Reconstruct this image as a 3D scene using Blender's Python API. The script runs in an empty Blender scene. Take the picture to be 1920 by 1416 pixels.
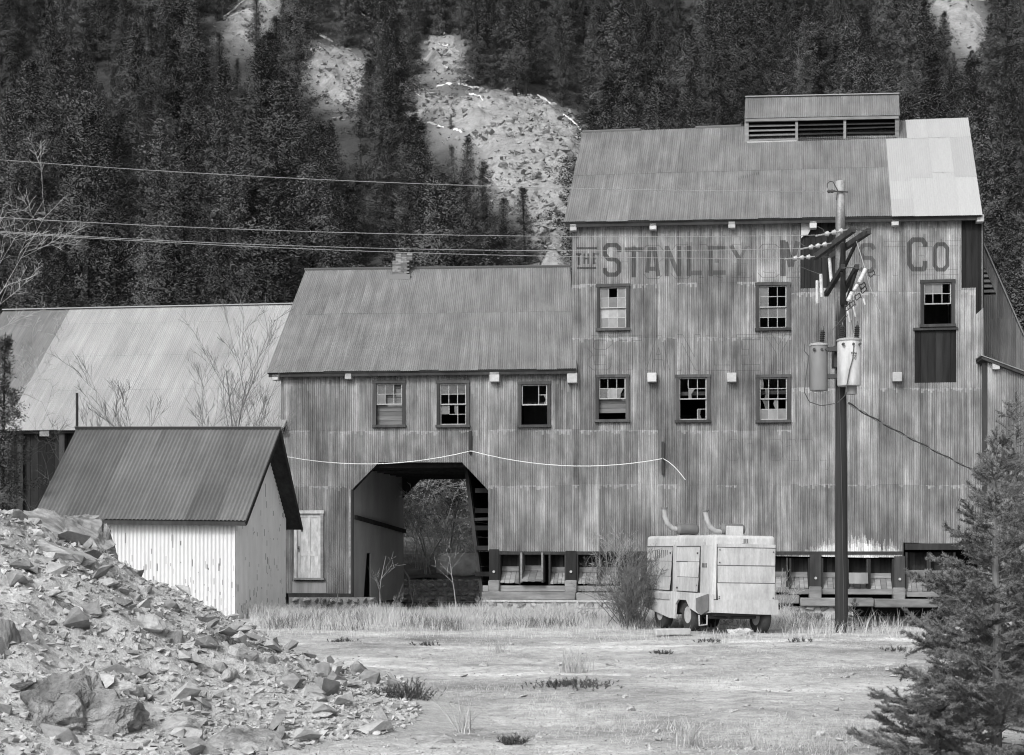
import bpy, bmesh, math, random
import numpy as np
from mathutils import Vector, Matrix, noise as mnoise

R = math.radians
rnd = random.Random(7)
rng = np.random.default_rng(7)
scene = bpy.context.scene
COL = scene.collection

# ------------------------------------------------------------------ camera, sky, sun, exposure
F, CX, HY, EYE = 2900.0, 960.0, 1030.0, 1.94     # focal length / principal column / horizon row (photo pixels), eye height
cam_data = bpy.data.cameras.new('camera')
cam_data.sensor_width = 36.0
cam_data.lens = F / 1920 * 36
cam_data.shift_y = (HY - 708) / 1920
cam_data.clip_end = 6000
cam = bpy.data.objects.new('camera', cam_data)
COL.objects.link(cam)
cam.location = (0, 0, EYE)
cam.rotation_euler = (R(90), 0, 0)
scene.camera = cam

SUN_AZ, SUN_EL = R(28), R(38)                     # left of straight behind the camera; above the horizon
tosun = Vector((-math.sin(SUN_AZ) * math.cos(SUN_EL), -math.cos(SUN_AZ) * math.cos(SUN_EL), math.sin(SUN_EL)))
world = bpy.data.worlds.new('World')
scene.world = world
world.use_nodes = True
wn = world.node_tree
for n in list(wn.nodes): wn.nodes.remove(n)
sky = wn.nodes.new('ShaderNodeTexSky')
sky.sky_type = 'NISHITA'
sky.sun_disc = False
sky.sun_elevation = SUN_EL
sky.sun_rotation = math.atan2(tosun.x, tosun.y)
sky.dust_density = 7.0
bw = wn.nodes.new('ShaderNodeRGBToBW')            # black and white photograph
bg = wn.nodes.new('ShaderNodeBackground')
bg.inputs['Strength'].default_value = 0.15
wo = wn.nodes.new('ShaderNodeOutputWorld')
wn.links.new(sky.outputs[0], bw.inputs[0]); wn.links.new(bw.outputs[0], bg.inputs[0]); wn.links.new(bg.outputs[0], wo.inputs[0])
sl = bpy.data.lights.new('sun', 'SUN')
sl.energy = 1.15
sl.angle = R(6.0)
so = bpy.data.objects.new('sun', sl)
COL.objects.link(so)
so.location = (-30, -40, 60)
so.rotation_euler = (-tosun).to_track_quat('-Z', 'Y').to_euler()
vs = scene.view_settings
vs.view_transform = 'Standard'; vs.look = 'None'; vs.gamma = 1.0; vs.exposure = 0.42
vs.use_curve_mapping = False
scene.cycles.use_denoising = True
scene.cycles.use_adaptive_sampling = False
scene.cycles.max_bounces = 5
scene.cycles.filter_width = 1.1

# ------------------------------------------------------------------ helpers
def ray(px, py): return Vector(((px - CX) / F, 1.0, (HY - py) / F))
def at(px, py, Y): r = ray(px, py); return Vector((r.x * Y, Y, EYE + r.z * Y))
def ground_at(px, py): return at(px, py, EYE * F / (py - HY))
def project(p): return (CX + F * p[0] / p[1], HY - F * (p[2] - EYE) / p[1])

def link(name, data, parent=None):
    o = bpy.data.objects.new(name, data)
    COL.objects.link(o)
    if parent is not None: o.parent = parent
    return o
def tag(o, label=None, cat=None, group=None, kind=None):
    if label: o['label'] = label
    if cat: o['category'] = cat
    if group: o['group'] = group
    if kind: o['kind'] = kind
    return o
def thing(name, label, cat, loc=(0, 0, 0), rotz=0.0, group=None):
    o = link(name, None)
    o.empty_display_size = 0.3
    o.location = loc
    o.rotation_euler = (0, 0, rotz)
    return tag(o, label, cat, group)
def mesh(name, verts, faces, mat, smooth=False):
    me = bpy.data.meshes.new(name)
    me.from_pydata([tuple(v) for v in verts], [], faces)
    if mat: me.materials.append(mat)
    if smooth: me.polygons.foreach_set('use_smooth', [True] * len(me.polygons))
    me.update()
    return me
def np_mesh(name, verts, faces, mat, smooth=False):
    """verts (N,3), faces (M,k) arrays"""
    me = bpy.data.meshes.new(name)
    n, m, k = len(verts), len(faces), faces.shape[1]
    me.vertices.add(n); me.vertices.foreach_set('co', np.ascontiguousarray(verts, dtype=np.float32).ravel())
    me.loops.add(m * k); me.loops.foreach_set('vertex_index', np.ascontiguousarray(faces, dtype=np.int32).ravel())
    me.polygons.add(m); me.polygons.foreach_set('loop_start', np.arange(m, dtype=np.int32) * k)
    me.polygons.foreach_set('loop_total', np.full(m, k, dtype=np.int32))
    me.polygons.foreach_set('use_smooth', np.full(m, bool(smooth)))
    me.materials.append(mat)
    me.update(calc_edges=True)
    return me

class MB:
    def __init__(s): s.v = []; s.f = []
    def hexa(s, p):                               # 8 points: bottom 4 ccw, top 4 ccw
        n = len(s.v); s.v += [Vector(q) for q in p]
        s.f += [[n+3, n+2, n+1, n], [n+4, n+5, n+6, n+7], [n, n+1, n+5, n+4], [n+1, n+2, n+6, n+5], [n+2, n+3, n+7, n+6], [n+3, n, n+4, n+7]]
        return s
    def box(s, x0, x1, y0, y1, z0, z1):
        return s.hexa([(x0, y0, z0), (x1, y0, z0), (x1, y1, z0), (x0, y1, z0), (x0, y0, z1), (x1, y0, z1), (x1, y1, z1), (x0, y1, z1)])
    def bar(s, a, b, w, h, up=(0, 0, 1)):         # rectangular bar from a to b
        a, b = Vector(a), Vector(b); d = (b - a).normalized()
        x = d.cross(Vector(up))
        if x.length < 1e-4: x = d.cross(Vector((1, 0, 0)))
        x.normalize(); y = x.cross(d)
        c = lambda o, i, j: o + x * (w / 2 * i) + y * (h / 2 * j)
        return s.hexa([c(a, -1, -1), c(a, 1, -1), c(b, 1, -1), c(b, -1, -1), c(a, -1, 1), c(a, 1, 1), c(b, 1, 1), c(b, -1, 1)])
    def poly(s, pts, off):                        # extruded polygon
        n = len(s.v); k = len(pts); off = Vector(off)
        s.v += [Vector(p) for p in pts] + [Vector(p) + off for p in pts]
        s.f += [list(range(n, n+k)), list(range(n+2*k-1, n+k-1, -1))]
        s.f += [[n+(i+1) % k, n+i, n+k+i, n+k+(i+1) % k] for i in range(k)]
        return s
    def tube(s, path, radii, n=8, cap=True):
        path = [Vector(p) for p in path]
        if not hasattr(radii, '__len__'): radii = [radii] * len(path)
        base = len(s.v); prev = None
        for i, p in enumerate(path):
            d = (path[min(i+1, len(path)-1)] - path[max(i-1, 0)]).normalized()
            if prev is None:
                x = d.orthogonal().normalized()
            else:
                x = prev - d * prev.dot(d)
                x = x.normalized() if x.length > 1e-5 else d.orthogonal().normalized()
            prev = x; y = d.cross(x)
            for k in range(n):
                a = 2 * math.pi * k / n
                s.v.append(p + (x * math.cos(a) + y * math.sin(a)) * radii[i])
        for i in range(len(path) - 1):
            for k in range(n):
                a, b = base + i*n + k, base + i*n + (k+1) % n
                s.f.append([a, b, b + n, a + n])
        if cap:
            s.f.append([base + k for k in range(n)][::-1]); m = base + (len(path)-1)*n
            s.f.append([m + k for k in range(n)])
        return s
    def build(s, name, mat, parent=None, smooth=False):
        return link(name, mesh(name, s.v, s.f, mat, smooth), parent)

def smooth_by_angle(o, deg=40):
    for p in o.data.polygons: p.use_smooth = True
    try: o.data.set_sharp_from_angle(angle=R(deg))
    except Exception: pass
    return o
def bevel(o, w, seg=2):
    bm = bmesh.new(); bm.from_mesh(o.data)
    bmesh.ops.bevel(bm, geom=bm.edges[:], offset=w, segments=seg, affect='EDGES', profile=0.5)
    bm.to_mesh(o.data); bm.free()
    return smooth_by_angle(o)
def copy_tree(o, parent=None):
    c = o.copy(); COL.objects.link(c); c.parent = parent
    for ch in o.children: copy_tree(ch, c)
    return c

# ------------------------------------------------------------------ materials (all neutral grey: black and white photograph)
def mat(name, val, rough=0.85, spec=0.15, noises=(), bump=None, uv=False, objvar=0.0, attrs=(), metal=0.0, lo=0.004, hi=0.9, shuffle=False, ramp=None):
    """noises: (scale xyz, detail, amp): multiplies val.  attrs: (attribute, target value, wear)"""
    m = bpy.data.materials.new(name); m.use_nodes = True
    nt = m.node_tree; N = nt.nodes; L = nt.links
    b = N['Principled BSDF']
    b.inputs['Roughness'].default_value = rough
    b.inputs['Specular IOR Level'].default_value = spec
    b.inputs['Metallic'].default_value = metal
    tc = N.new('ShaderNodeTexCoord')
    co = tc.outputs['UV' if uv else 'Object']
    oi = N.new('ShaderNodeObjectInfo')
    if shuffle:
        mu = N.new('ShaderNodeMath'); mu.operation = 'MULTIPLY'; mu.inputs[1].default_value = 97.0; L.new(oi.outputs['Random'], mu.inputs[0])
        va = N.new('ShaderNodeVectorMath'); va.operation = 'ADD'; L.new(co, va.inputs[0]); L.new(mu.outputs[0], va.inputs[1]); co = va.outputs[0]
    def math_(op, a, c, clamp=False):
        q = N.new('ShaderNodeMath'); q.operation = op; q.use_clamp = clamp
        for i, x in enumerate((a, c)):
            if isinstance(x, (int, float)): q.inputs[i].default_value = x
            else: L.new(x, q.inputs[i])
        return q.outputs[0]
    def noise_(scale, detail, coord=None):
        mp = N.new('ShaderNodeMapping'); mp.inputs['Scale'].default_value = scale; L.new(coord or co, mp.inputs[0])
        t = N.new('ShaderNodeTexNoise'); t.inputs['Scale'].default_value = 1.0; t.inputs['Detail'].default_value = detail; t.inputs['Roughness'].default_value = 0.6
        L.new(mp.outputs[0], t.inputs[0]); return t.outputs[0]
    cur = val
    if objvar:
        cur = math_('ADD', math_('MULTIPLY', math_('SUBTRACT', oi.outputs['Random'], 0.5), 2 * objvar), val)
    for (s, d, a) in noises:
        k = math_('ADD', math_('MULTIPLY', math_('SUBTRACT', noise_(s, d), 0.5), 4 * a), 1.0)
        cur = math_('MULTIPLY', cur, math_('MAXIMUM', k, 0.12))
    for (an, target, wear) in attrs:
        at_ = N.new('ShaderNodeAttribute'); at_.attribute_name = an
        w = at_.outputs['Fac']
        if wear:
            w = math_('MULTIPLY', w, math_('ADD', math_('MULTIPLY', math_('SUBTRACT', noise_((22, 3, 22), 4), 0.5), 3.0 * wear), 1.0 - 0.3 * wear, True), True)
        mx = N.new('ShaderNodeMix'); mx.data_type = 'FLOAT'; L.new(w, mx.inputs[0])
        if isinstance(cur, (int, float)): mx.inputs[2].default_value = cur
        else: L.new(cur, mx.inputs[2])
        mx.inputs[3].default_value = target; cur = mx.outputs[0]
    if not isinstance(cur, (int, float)):
        cur = math_('MINIMUM', math_('MAXIMUM', cur, lo), hi)
        L.new(cur, b.inputs['Base Color'])
    else: b.inputs['Base Color'].default_value = (val, val, val, 1)
    if bump:
        bn = N.new('ShaderNodeBump'); bn.inputs['Distance'].default_value = bump[1]; bn.inputs['Strength'].default_value = 1.0
        L.new(noise_(bump[0] if hasattr(bump[0], '__len__') else (bump[0],) * 3, 5), bn.inputs['Height']); L.new(bn.outputs[0], b.inputs['Normal'])
    return m

STREAK = [((13, 0.4, 1), 4, 0.40), ((0.55, 0.42, 1), 4, 0.60), ((4.5, 0.22, 1), 4, 0.34), ((2.6, 1.1, 1), 4, 0.30), ((34, 0.7, 1), 2, 0.30), ((50, 14, 1), 3, 0.14)]
M = {}
M['wall_tin'] = mat('weathered_wall_tin', 0.178, 0.6, 0.25, STREAK, ((30, 4, 1), 0.002), True, 0.036, [('bright', 0.46, 0.9), ('paint', 0.03, 0.25), ('white', 0.75, 0.6)], shuffle=False, lo=0.035, hi=0.8)
M['wall_tin_dark'] = mat('rust_darkened_wall_tin', 0.14, 0.65, 0.2, STREAK, ((30, 4, 1), 0.002), True, 0.02, [('bright', 0.40, 0.9), ('paint', 0.03, 0.25), ('white', 0.75, 0.6)], lo=0.03, hi=0.7)
M['roof_tin'] = mat('weathered_roof_tin', 0.145, 0.65, 0.2, [((9, 0.4, 1), 4, 0.26), ((1.1, 0.8, 1), 4, 0.26), ((40, 9, 1), 3, 0.14)], ((30, 4, 1), 0.002), True, 0.011, shuffle=True)
M['roof_tin_pale'] = mat('pale_roof_tin', 0.28, 0.55, 0.25, [((9, 0.3, 1), 4, 0.20), ((0.5, 0.3, 1), 4, 0.18), ((40, 9, 1), 3, 0.10)], None, True, 0.009, shuffle=False)
M['roof_tin_new'] = mat('new_galvanised_tin', 0.32, 0.5, 0.3, [((3, 0.4, 1), 3, 0.05), ((14, 9, 1), 4, 0.04)], ((9, 3, 1), 0.002), True, 0.03, shuffle=True)
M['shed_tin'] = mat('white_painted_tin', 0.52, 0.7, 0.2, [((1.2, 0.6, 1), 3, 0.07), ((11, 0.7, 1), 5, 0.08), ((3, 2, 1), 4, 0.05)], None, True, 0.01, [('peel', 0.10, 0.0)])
M['gable_tin'] = mat('gable_paint_light_lift', 0.84, 0.7, 0.2, [((1.2, 0.6, 1), 3, 0.05), ((11, 0.7, 1), 5, 0.06), ((3, 2, 1), 4, 0.05)], None, True, 0.0, [('peel', 0.12, 0.0)])  # whiter than the front wall, standing in for sunlight that misses the gable
M['shed_roof'] = mat('dark_roof_tin', 0.095, 0.6, 0.25, [((5, 0.4, 1), 4, 0.2), ((0.7, 0.7, 1), 3, 0.22), ((40, 9, 1), 3, 0.12)], None, True, 0.016, shuffle=True)
M['dark_tin'] = mat('dark_tin', 0.10, 0.7, 0.2, [((7, 0.5, 1), 4, 0.35), ((1, 0.6, 1), 3, 0.3)], None, True, 0.03, shuffle=True)
M['plain_tin'] = mat('rear_wall_tin', 0.24, 0.7, 0.2, [((5, 5, 0.6), 4, 0.3)])
WOODN = [((9, 9, 0.8), 4, 0.3), ((2, 2, 0.5), 3, 0.3)]
M['black_board'] = mat('dark_and_shade_board', 0.02, 0.9, 0.08, [((9, 9, 0.8), 4, 0.4)], None, objvar=0.007, shuffle=True)  # dark boards; on the store wall this tone also holds eave shade
M['dark_wood'] = mat('dark_weathered_wood', 0.036, 0.85, 0.1, WOODN, ((30, 30, 3), 0.004), objvar=0.012, shuffle=True)
M['grey_wood'] = mat('grey_weathered_wood', 0.19, 0.85, 0.1, [((2, 9, 9), 4, 0.3), ((0.7, 3, 3), 3, 0.3)], ((3, 30, 30), 0.004), objvar=0.05, shuffle=True)
M['trim_wood'] = mat('window_trim_wood', 0.055, 0.8, 0.15, WOODN, None, objvar=0.02, shuffle=True)
M['sash_wood'] = mat('sash_paint', 0.33, 0.8, 0.15, [((20, 20, 20), 3, 0.25)], None, objvar=0.04, shuffle=True)
M['pale_wood'] = mat('pale_cut_timber', 0.38, 0.85, 0.1, [((9, 9, 9), 4, 0.16), ((2, 2, 2), 2, 0.12)], ((25, 25, 25), 0.004), objvar=0.06, shuffle=True)
M['board_wood'] = mat('board_wood', 0.13, 0.85, 0.1, [((1.2, 12, 12), 4, 0.3)], None, objvar=0.03, shuffle=True)
M['door_paint'] = mat('peeling_door_paint', 0.46, 0.8, 0.15, [((9, 9, 3), 5, 0.35), ((3, 3, 1.4), 3, 0.2)], ((25, 25, 8), 0.003), shuffle=True)
M['plaster'] = mat('grey_plaster_lining', 0.34, 0.9, 0.08, [((1.2, 1.2, 0.5), 4, 0.16), ((14, 14, 5), 3, 0.06)], None)
M['stone_pale'] = mat('dry_wall_stone', 0.36, 0.95, 0.08, [((5, 5, 5), 5, 0.32)], (14, 0.02), objvar=0.1, shuffle=True)
M['brush'] = mat('pale_brush', 0.5, 0.9, 0.1, [((3, 3, 3), 3, 0.3)], objvar=0.1)
M['hinge'] = mat('rusty_hinge', 0.10, 0.7, 0.2, [((20, 20, 20), 3, 0.4)])
M['stone'] = mat('foundation_stone', 0.22, 0.95, 0.08, [((5, 5, 5), 5, 0.32)], (14, 0.02), objvar=0.07, shuffle=True)
M['mortar'] = mat('pale_mortar', 0.36, 0.95, 0.05, [((6, 6, 6), 5, 0.25)], (10, 0.03))
M['brick'] = mat('old_brick', 0.17, 0.95, 0.08, [((12, 12, 12), 4, 0.25)], None, objvar=0.07, shuffle=True)
M['rock_pale'] = mat('pale_slab_rock', 0.25, 0.92, 0.12, [((1.2, 1.2, 4), 6, 0.5), ((8, 8, 8), 5, 0.34)], ((6, 6, 6), 0.06), lo=0.08)
M['rock_dark'] = mat('dark_crusted_rock', 0.18, 0.92, 0.12, [((1.5, 1.5, 1.5), 6, 0.7), ((7, 7, 7), 6, 0.5)], ((5, 5, 5), 0.15), lo=0.04)
M['rock'] = mat('broken_rock', 0.29, 0.92, 0.12, [((1.6, 1.6, 1.6), 6, 0.32), ((9, 9, 9), 5, 0.22)], ((9, 9, 9), 0.012), objvar=0.10, shuffle=True, lo=0.07)
M['rubble'] = mat('rubble_fines', 0.40, 0.95, 0.08, [((0.7, 0.7, 0.7), 4, 0.14), ((9, 9, 9), 6, 0.28), ((40, 40, 40), 4, 0.2)], ((26, 26, 26), 0.03), lo=0.09)
M['rubble_stone'] = mat('rubble_stone', 0.36, 0.95, 0.08, [((1.1, 1.1, 1.1), 2, 0.12), ((7, 7, 7), 4, 0.5)], (20, 0.004), lo=0.06)
M['ground'] = mat('dusty_ground', 0.37, 0.95, 0.06, [((0.2, 0.26, 1), 6, 0.55), ((0.9, 0.9, 1), 5, 0.34), ((6, 6, 6), 5, 0.34), ((40, 40, 40), 3, 0.34)], ((14, 14, 14), 0.02), lo=0.09)
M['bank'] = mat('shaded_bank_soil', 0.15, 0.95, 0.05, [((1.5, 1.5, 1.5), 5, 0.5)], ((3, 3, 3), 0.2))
M['hill'] = mat('forest_floor', 0.05, 0.95, 0.05, [((0.3, 0.3, 0.3), 5, 0.4)], ((0.8, 0.8, 0.8), 0.5), attrs=[('talus', 0.25, 0.0)])
M['talus'] = mat('talus_stone', 0.27, 0.95, 0.08, [((0.06, 0.06, 0.06), 4, 0.2), ((0.4, 0.4, 0.4), 5, 0.3), ((2.2, 2.2, 2.2), 5, 0.22)], ((1.0, 1.0, 1.0), 0.5), lo=0.07)
M['snow'] = mat('old_snow', 0.72, 0.7, 0.2)
M['foliage'] = mat('conifer_needles', 0.10, 0.75, 0.10, [((0.5, 0.5, 0.5), 2, 0.25)], objvar=0.036, lo=0.012)
M['foliage_mass'] = mat('conifer_needles_mass', 0.055, 0.75, 0.12, [((0.12, 0.12, 0.12), 3, 0.42)], lo=0.012)
M['needles'] = mat('spruce_needles', 0.16, 0.65, 0.2, [((2.2, 2.2, 2.2), 3, 0.28)], lo=0.03)
M['bark'] = mat('conifer_bark', 0.045, 0.9, 0.1, [((9, 9, 2), 4, 0.3)], objvar=0.03)
M['spruce_bark'] = mat('spruce_bark', 0.16, 0.9, 0.1, [((14, 14, 4), 4, 0.3)])
M['aspen'] = mat('pale_bare_bark', 0.28, 0.85, 0.12, [((6, 6, 3), 3, 0.25)], objvar=0.05)
M['sapling'] = mat('grey_sapling_bark', 0.15, 0.85, 0.12, [((6, 6, 3), 3, 0.25)], objvar=0.02)
M['twig'] = mat('dull_twigs', 0.08, 0.9, 0.1, [((4, 4, 4), 3, 0.3)], objvar=0.03)
M['grass'] = mat('dry_grass', 0.40, 0.8, 0.15, [((0.5, 0.5, 0.5), 4, 0.22), ((6, 6, 6), 2, 0.25)], lo=0.12)
M['shrub'] = mat('dark_shrub', 0.075, 0.85, 0.1, [((5, 5, 5), 2, 0.4)])
M['comp_paint'] = mat('faded_machine_paint', 0.40, 0.55, 0.3, [((1.6, 1.6, 0.9), 4, 0.22), ((11, 11, 1.6), 5, 0.2), ((26, 26, 12), 5, 0.12)], ((3, 3, 3), 0.01), objvar=0.035, shuffle=True)
M['comp_dark'] = mat('dark_machine_steel', 0.06, 0.6, 0.3, [((9, 9, 9), 4, 0.3)])
M['comp_tank'] = mat('grey_machine_steel', 0.13, 0.6, 0.3, [((6, 6, 6), 4, 0.2)])
M['rubber'] = mat('tyre_rubber', 0.04, 0.85, 0.2, [((8, 8, 8), 3, 0.3)])
M['rust_metal'] = mat('dull_pipe_metal', 0.34, 0.6, 0.3, [((9, 9, 4), 4, 0.3)])
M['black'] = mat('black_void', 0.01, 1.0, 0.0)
M['ink'] = mat('black_stencil', 0.02, 0.9, 0.05)
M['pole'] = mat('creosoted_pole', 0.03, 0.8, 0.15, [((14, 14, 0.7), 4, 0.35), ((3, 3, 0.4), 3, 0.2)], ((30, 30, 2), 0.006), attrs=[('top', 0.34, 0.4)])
M['arm'] = mat('crossarm_timber', 0.04, 0.85, 0.12, [((5, 5, 5), 4, 0.3)], objvar=0.01)
M['porcelain'] = mat('grey_porcelain', 0.32, 0.25, 0.5, [((9, 9, 9), 3, 0.12)])
M['fuse'] = mat('pale_fuse_tube', 0.46, 0.45, 0.4, [((9, 9, 9), 3, 0.14)])
M['bushing'] = mat('dark_porcelain', 0.03, 0.3, 0.5)
M['tank_dark'] = mat('weathered_tank_paint', 0.17, 0.55, 0.3, [((3, 3, 1.5), 4, 0.14)])
M['tank_pale'] = mat('chalky_tank_paint', 0.42, 0.5, 0.35, [((3.5, 3.5, 0.9), 4, 0.42), ((12, 12, 4), 4, 0.15)], lo=0.12)
M['wire'] = mat('aluminium_wire', 0.24, 0.5, 0.4)
M['dark_wire'] = mat('dark_cable', 0.06, 0.6, 0.3)
M['white_wire'] = mat('white_cable', 0.62, 0.6, 0.2)
M['metal_dark'] = mat('iron_fitting', 0.05, 0.6, 0.3)
M['barrel'] = mat('rusted_tank', 0.6, 0.75, 0.2, [((3, 3, 3), 5, 0.35)])
def glass_mat():
    m = bpy.data.materials.new('dusty_glass'); m.use_nodes = True
    nt = m.node_tree; N = nt.nodes; L = nt.links; b = N['Principled BSDF']
    b.inputs['Roughness'].default_value = 0.25; b.inputs['Specular IOR Level'].default_value = 0.5
    tc = N.new('ShaderNodeTexCoord'); t = N.new('ShaderNodeTexNoise'); t.inputs['Scale'].default_value = 5.0; t.inputs['Detail'].default_value = 4
    oi = N.new('ShaderNodeObjectInfo')
    L.new(tc.outputs['Object'], t.inputs[0])
    a = N.new('ShaderNodeMath'); a.operation = 'MULTIPLY_ADD'; L.new(oi.outputs['Random'], a.inputs[0]); a.inputs[1].default_value = 0.14; a.inputs[2].default_value = 0.0
    c = N.new('ShaderNodeMath'); c.operation = 'MULTIPLY_ADD'; L.new(t.outputs[0], c.inputs[0]); c.inputs[1].default_value = 0.14; L.new(a.outputs[0], c.inputs[2])
    L.new(c.outputs[0], b.inputs['Base Color'])
    tr = N.new('ShaderNodeBsdfTransparent'); tr.inputs[0].default_value = (0.75, 0.75, 0.75, 1)
    mx = N.new('ShaderNodeMixShader'); mx.inputs[0].default_value = 0.72
    L.new(tr.outputs[0], mx.inputs[1]); L.new(b.outputs[0], mx.inputs[2]); L.new(mx.outputs[0], N['Material Output'].inputs[0])
    return m
M['glass'] = glass_mat()
M['glass_pale'] = mat('reflection_pale_glass', 0.19, 0.4, 0.4, [((5, 5, 3), 4, 0.3)], objvar=0.12, shuffle=True)  # pale base colour stands in for light reflected in the panes

# ------------------------------------------------------------------ frames: local x along a wall, y into the building, z up
class Frame:
    def __init__(s, px, Z0, tan_yaw):             # wall line through the point seen at column px at depth on  Y = Z0 - tan_yaw * X
        s.th = math.atan(tan_yaw)
        Y = Z0 / (1 + tan_yaw * (px - CX) / F)
        s.O = Vector(((px - CX) / F * Y, Y, 0.0))
        s.eu = Vector((math.cos(s.th), -math.sin(s.th), 0)); s.ed = Vector((math.sin(s.th), math.cos(s.th), 0))
        s.rot = -s.th
    def P(s, px, py, d=0.0):
        r = ray(px, py)
        t = (d + s.O.dot(s.ed)) / (r.x * s.ed.x + r.y * s.ed.y)
        p = Vector((r.x * t, t, EYE + r.z * t)) - s.O
        return Vector((p.dot(s.eu), d, p.z))
    def loc(s, p):                                # world point -> local
        p = Vector(p) - s.O
        return Vector((p.dot(s.eu), p.dot(s.ed), p.z))
def lerp(a, b, t): return a + (b - a) * t

def set_uv(me, uvs):
    l = me.uv_layers.new(name='UVMap'); l.data.foreach_set('uv', np.asarray(uvs, dtype=np.float32).ravel())
def face_attr(me, name, vals):
    a = me.attributes.new(name, 'FLOAT', 'FACE'); a.data.foreach_set('value', np.asarray(vals, dtype=np.float32))

SEG = 8
def wall_sheet(parent, name, mt, u0, u1, vb, vt, pitch=0.073, amp=0.0095, d=0.0, openings=(), marks=(), seg=SEG, along='x', fixed=0.0):
    """One corrugated sheet standing in the wall plane. vb/vt: functions of u. openings/marks: functions u -> list of (lo, hi[, kind, value]).
       along 'y': the sheet runs into the building at x = fixed."""
    k0, k1 = int(math.floor(u0 / (pitch / seg))), int(math.ceil(u1 / (pitch / seg)))
    st = pitch / seg
    V, Fc, U, A = [], [], [], {'paint': [], 'white': [], 'bright': [], 'peel': []}
    for k in range(k0, k1):
        ua, ub = max(k * st, u0), min((k + 1) * st, u1)
        if ub - ua < 1e-5: continue
        uc = (ua + ub) / 2
        iv = [(vb(uc), vt(uc))]
        for op in openings:
            for (lo, hi) in op(uc):
                nv = []
                for (a, b) in iv:
                    if hi <= a or lo >= b: nv.append((a, b)); continue
                    if lo > a: nv.append((a, lo))
                    if hi < b: nv.append((hi, b))
                iv = nv
        mk = [m_ for f in marks for m_ in f(uc)]
        da = d - amp * math.sin(2 * math.pi * ua / pitch); db = d - amp * math.sin(2 * math.pi * ub / pitch)
        for (a, b) in iv:
            if b - a < 0.004: continue
            cuts = sorted({a, b} | {min(max(q, a), b) for m_ in mk for q in m_[:2]})
            for lo, hi in zip(cuts, cuts[1:]):
                if hi - lo < 1e-4: continue
                n = len(V); mid = (lo + hi) / 2
                if along == 'x': V += [(ua, da, lo), (ub, db, lo), (ub, db, hi), (ua, da, hi)]
                else: V += [(fixed + da, ua, lo), (fixed + db, ub, lo), (fixed + db, ub, hi), (fixed + da, ua, hi)]
                Fc.append((n, n+1, n+2, n+3)); U += [(ua, lo), (ub, lo), (ub, hi), (ua, hi)]
                val = {'paint': 0.0, 'white': 0.0, 'bright': 0.0, 'peel': 0.0}
                for (ml, mh, kd, vl) in mk:
                    if ml <= mid <= mh: val[kd] = max(val[kd], vl)
                for q in A: A[q].append(val[q])
    if not Fc: return None
    me = mesh(name, V, Fc, mt)
    set_uv(me, U)
    for q in A:
        if any(A[q]): face_attr(me, q, A[q])
    return link(name, me, parent)

def roof_sheet(parent, name, mt, c, s0, s1, t0, t1, pitch=0.073, amp=0.0095, lift=0.0, seg=6, corr=True):
    """c: (eave left, eave right, ridge right, ridge left) local points; a sheet covering s0..s1 across and t0..t1 up."""
    c = [Vector(p) for p in c]
    W = (c[1] - c[0]).length; Lh = ((c[3] - c[0]).length + (c[2] - c[1]).length) / 2
    nrm = (c[1] - c[0]).cross(c[3] - c[0]).normalized()
    n = max(1, int(round(W * (s1 - s0) / (pitch / seg)))) if corr else 2
    V, Fc, U = [], [], []
    for i in range(n + 1):
        s = s0 + (s1 - s0) * i / n
        w = amp * math.sin(2 * math.pi * s * W / pitch) if corr else 0.0
        for t in (t0, t1):
            p = lerp(lerp(c[0], c[1], s), lerp(c[3], c[2], s), t) + nrm * (w + lift)
            V.append(p); U.append((s * W, t * Lh))
    for i in range(n): Fc.append((2*i, 2*i+2, 2*i+3, 2*i+1))
    me = mesh(name, V, Fc, mt, True)
    set_uv(me, [U[q] for f in Fc for q in f])
    return link(name, me, parent)

def poly_marks(fr, polys, kind):
    """polys: (list of photo pixels, strength) -> scanline function u -> intervals"""
    out = []
    for pts, val in polys:
        q = [fr.P(x, y) for x, y in pts]
        us = [p.x for p in q]
        out.append((min(us), max(us), [(p.x, p.z) for p in q], val))
    def f(u):
        res = []
        for lo, hi, q, val in out:
            if u < lo or u > hi: continue
            xs = []
            for (x0, y0), (x1, y1) in zip(q, q[1:] + q[:1]):
                if (x0 <= u < x1) or (x1 <= u < x0): xs.append(y0 + (y1 - y0) * (u - x0) / (x1 - x0))
            xs.sort()
            res += [(a, b, kind, val) for a, b in zip(xs[::2], xs[1::2])]
        return res
    return f
def rect_open(fr, x0, y0, x1, y1):
    a, b = fr.P(x0, y1), fr.P(x1, y0)
    return lambda u: [(a.z, b.z)] if a.x < u < b.x else []
def line_fn(fr, pts, d=0.0):
    """piecewise linear height through photo pixels"""
    q = [fr.P(x, y, d) for x, y in pts]
    xs = [p.x for p in q]; zs = [p.z for p in q]
    return lambda u: float(np.interp(u, xs, zs)) if len(xs) > 2 else zs[0] + (zs[1] - zs[0]) * (u - xs[0]) / (xs[1] - xs[0])

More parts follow.
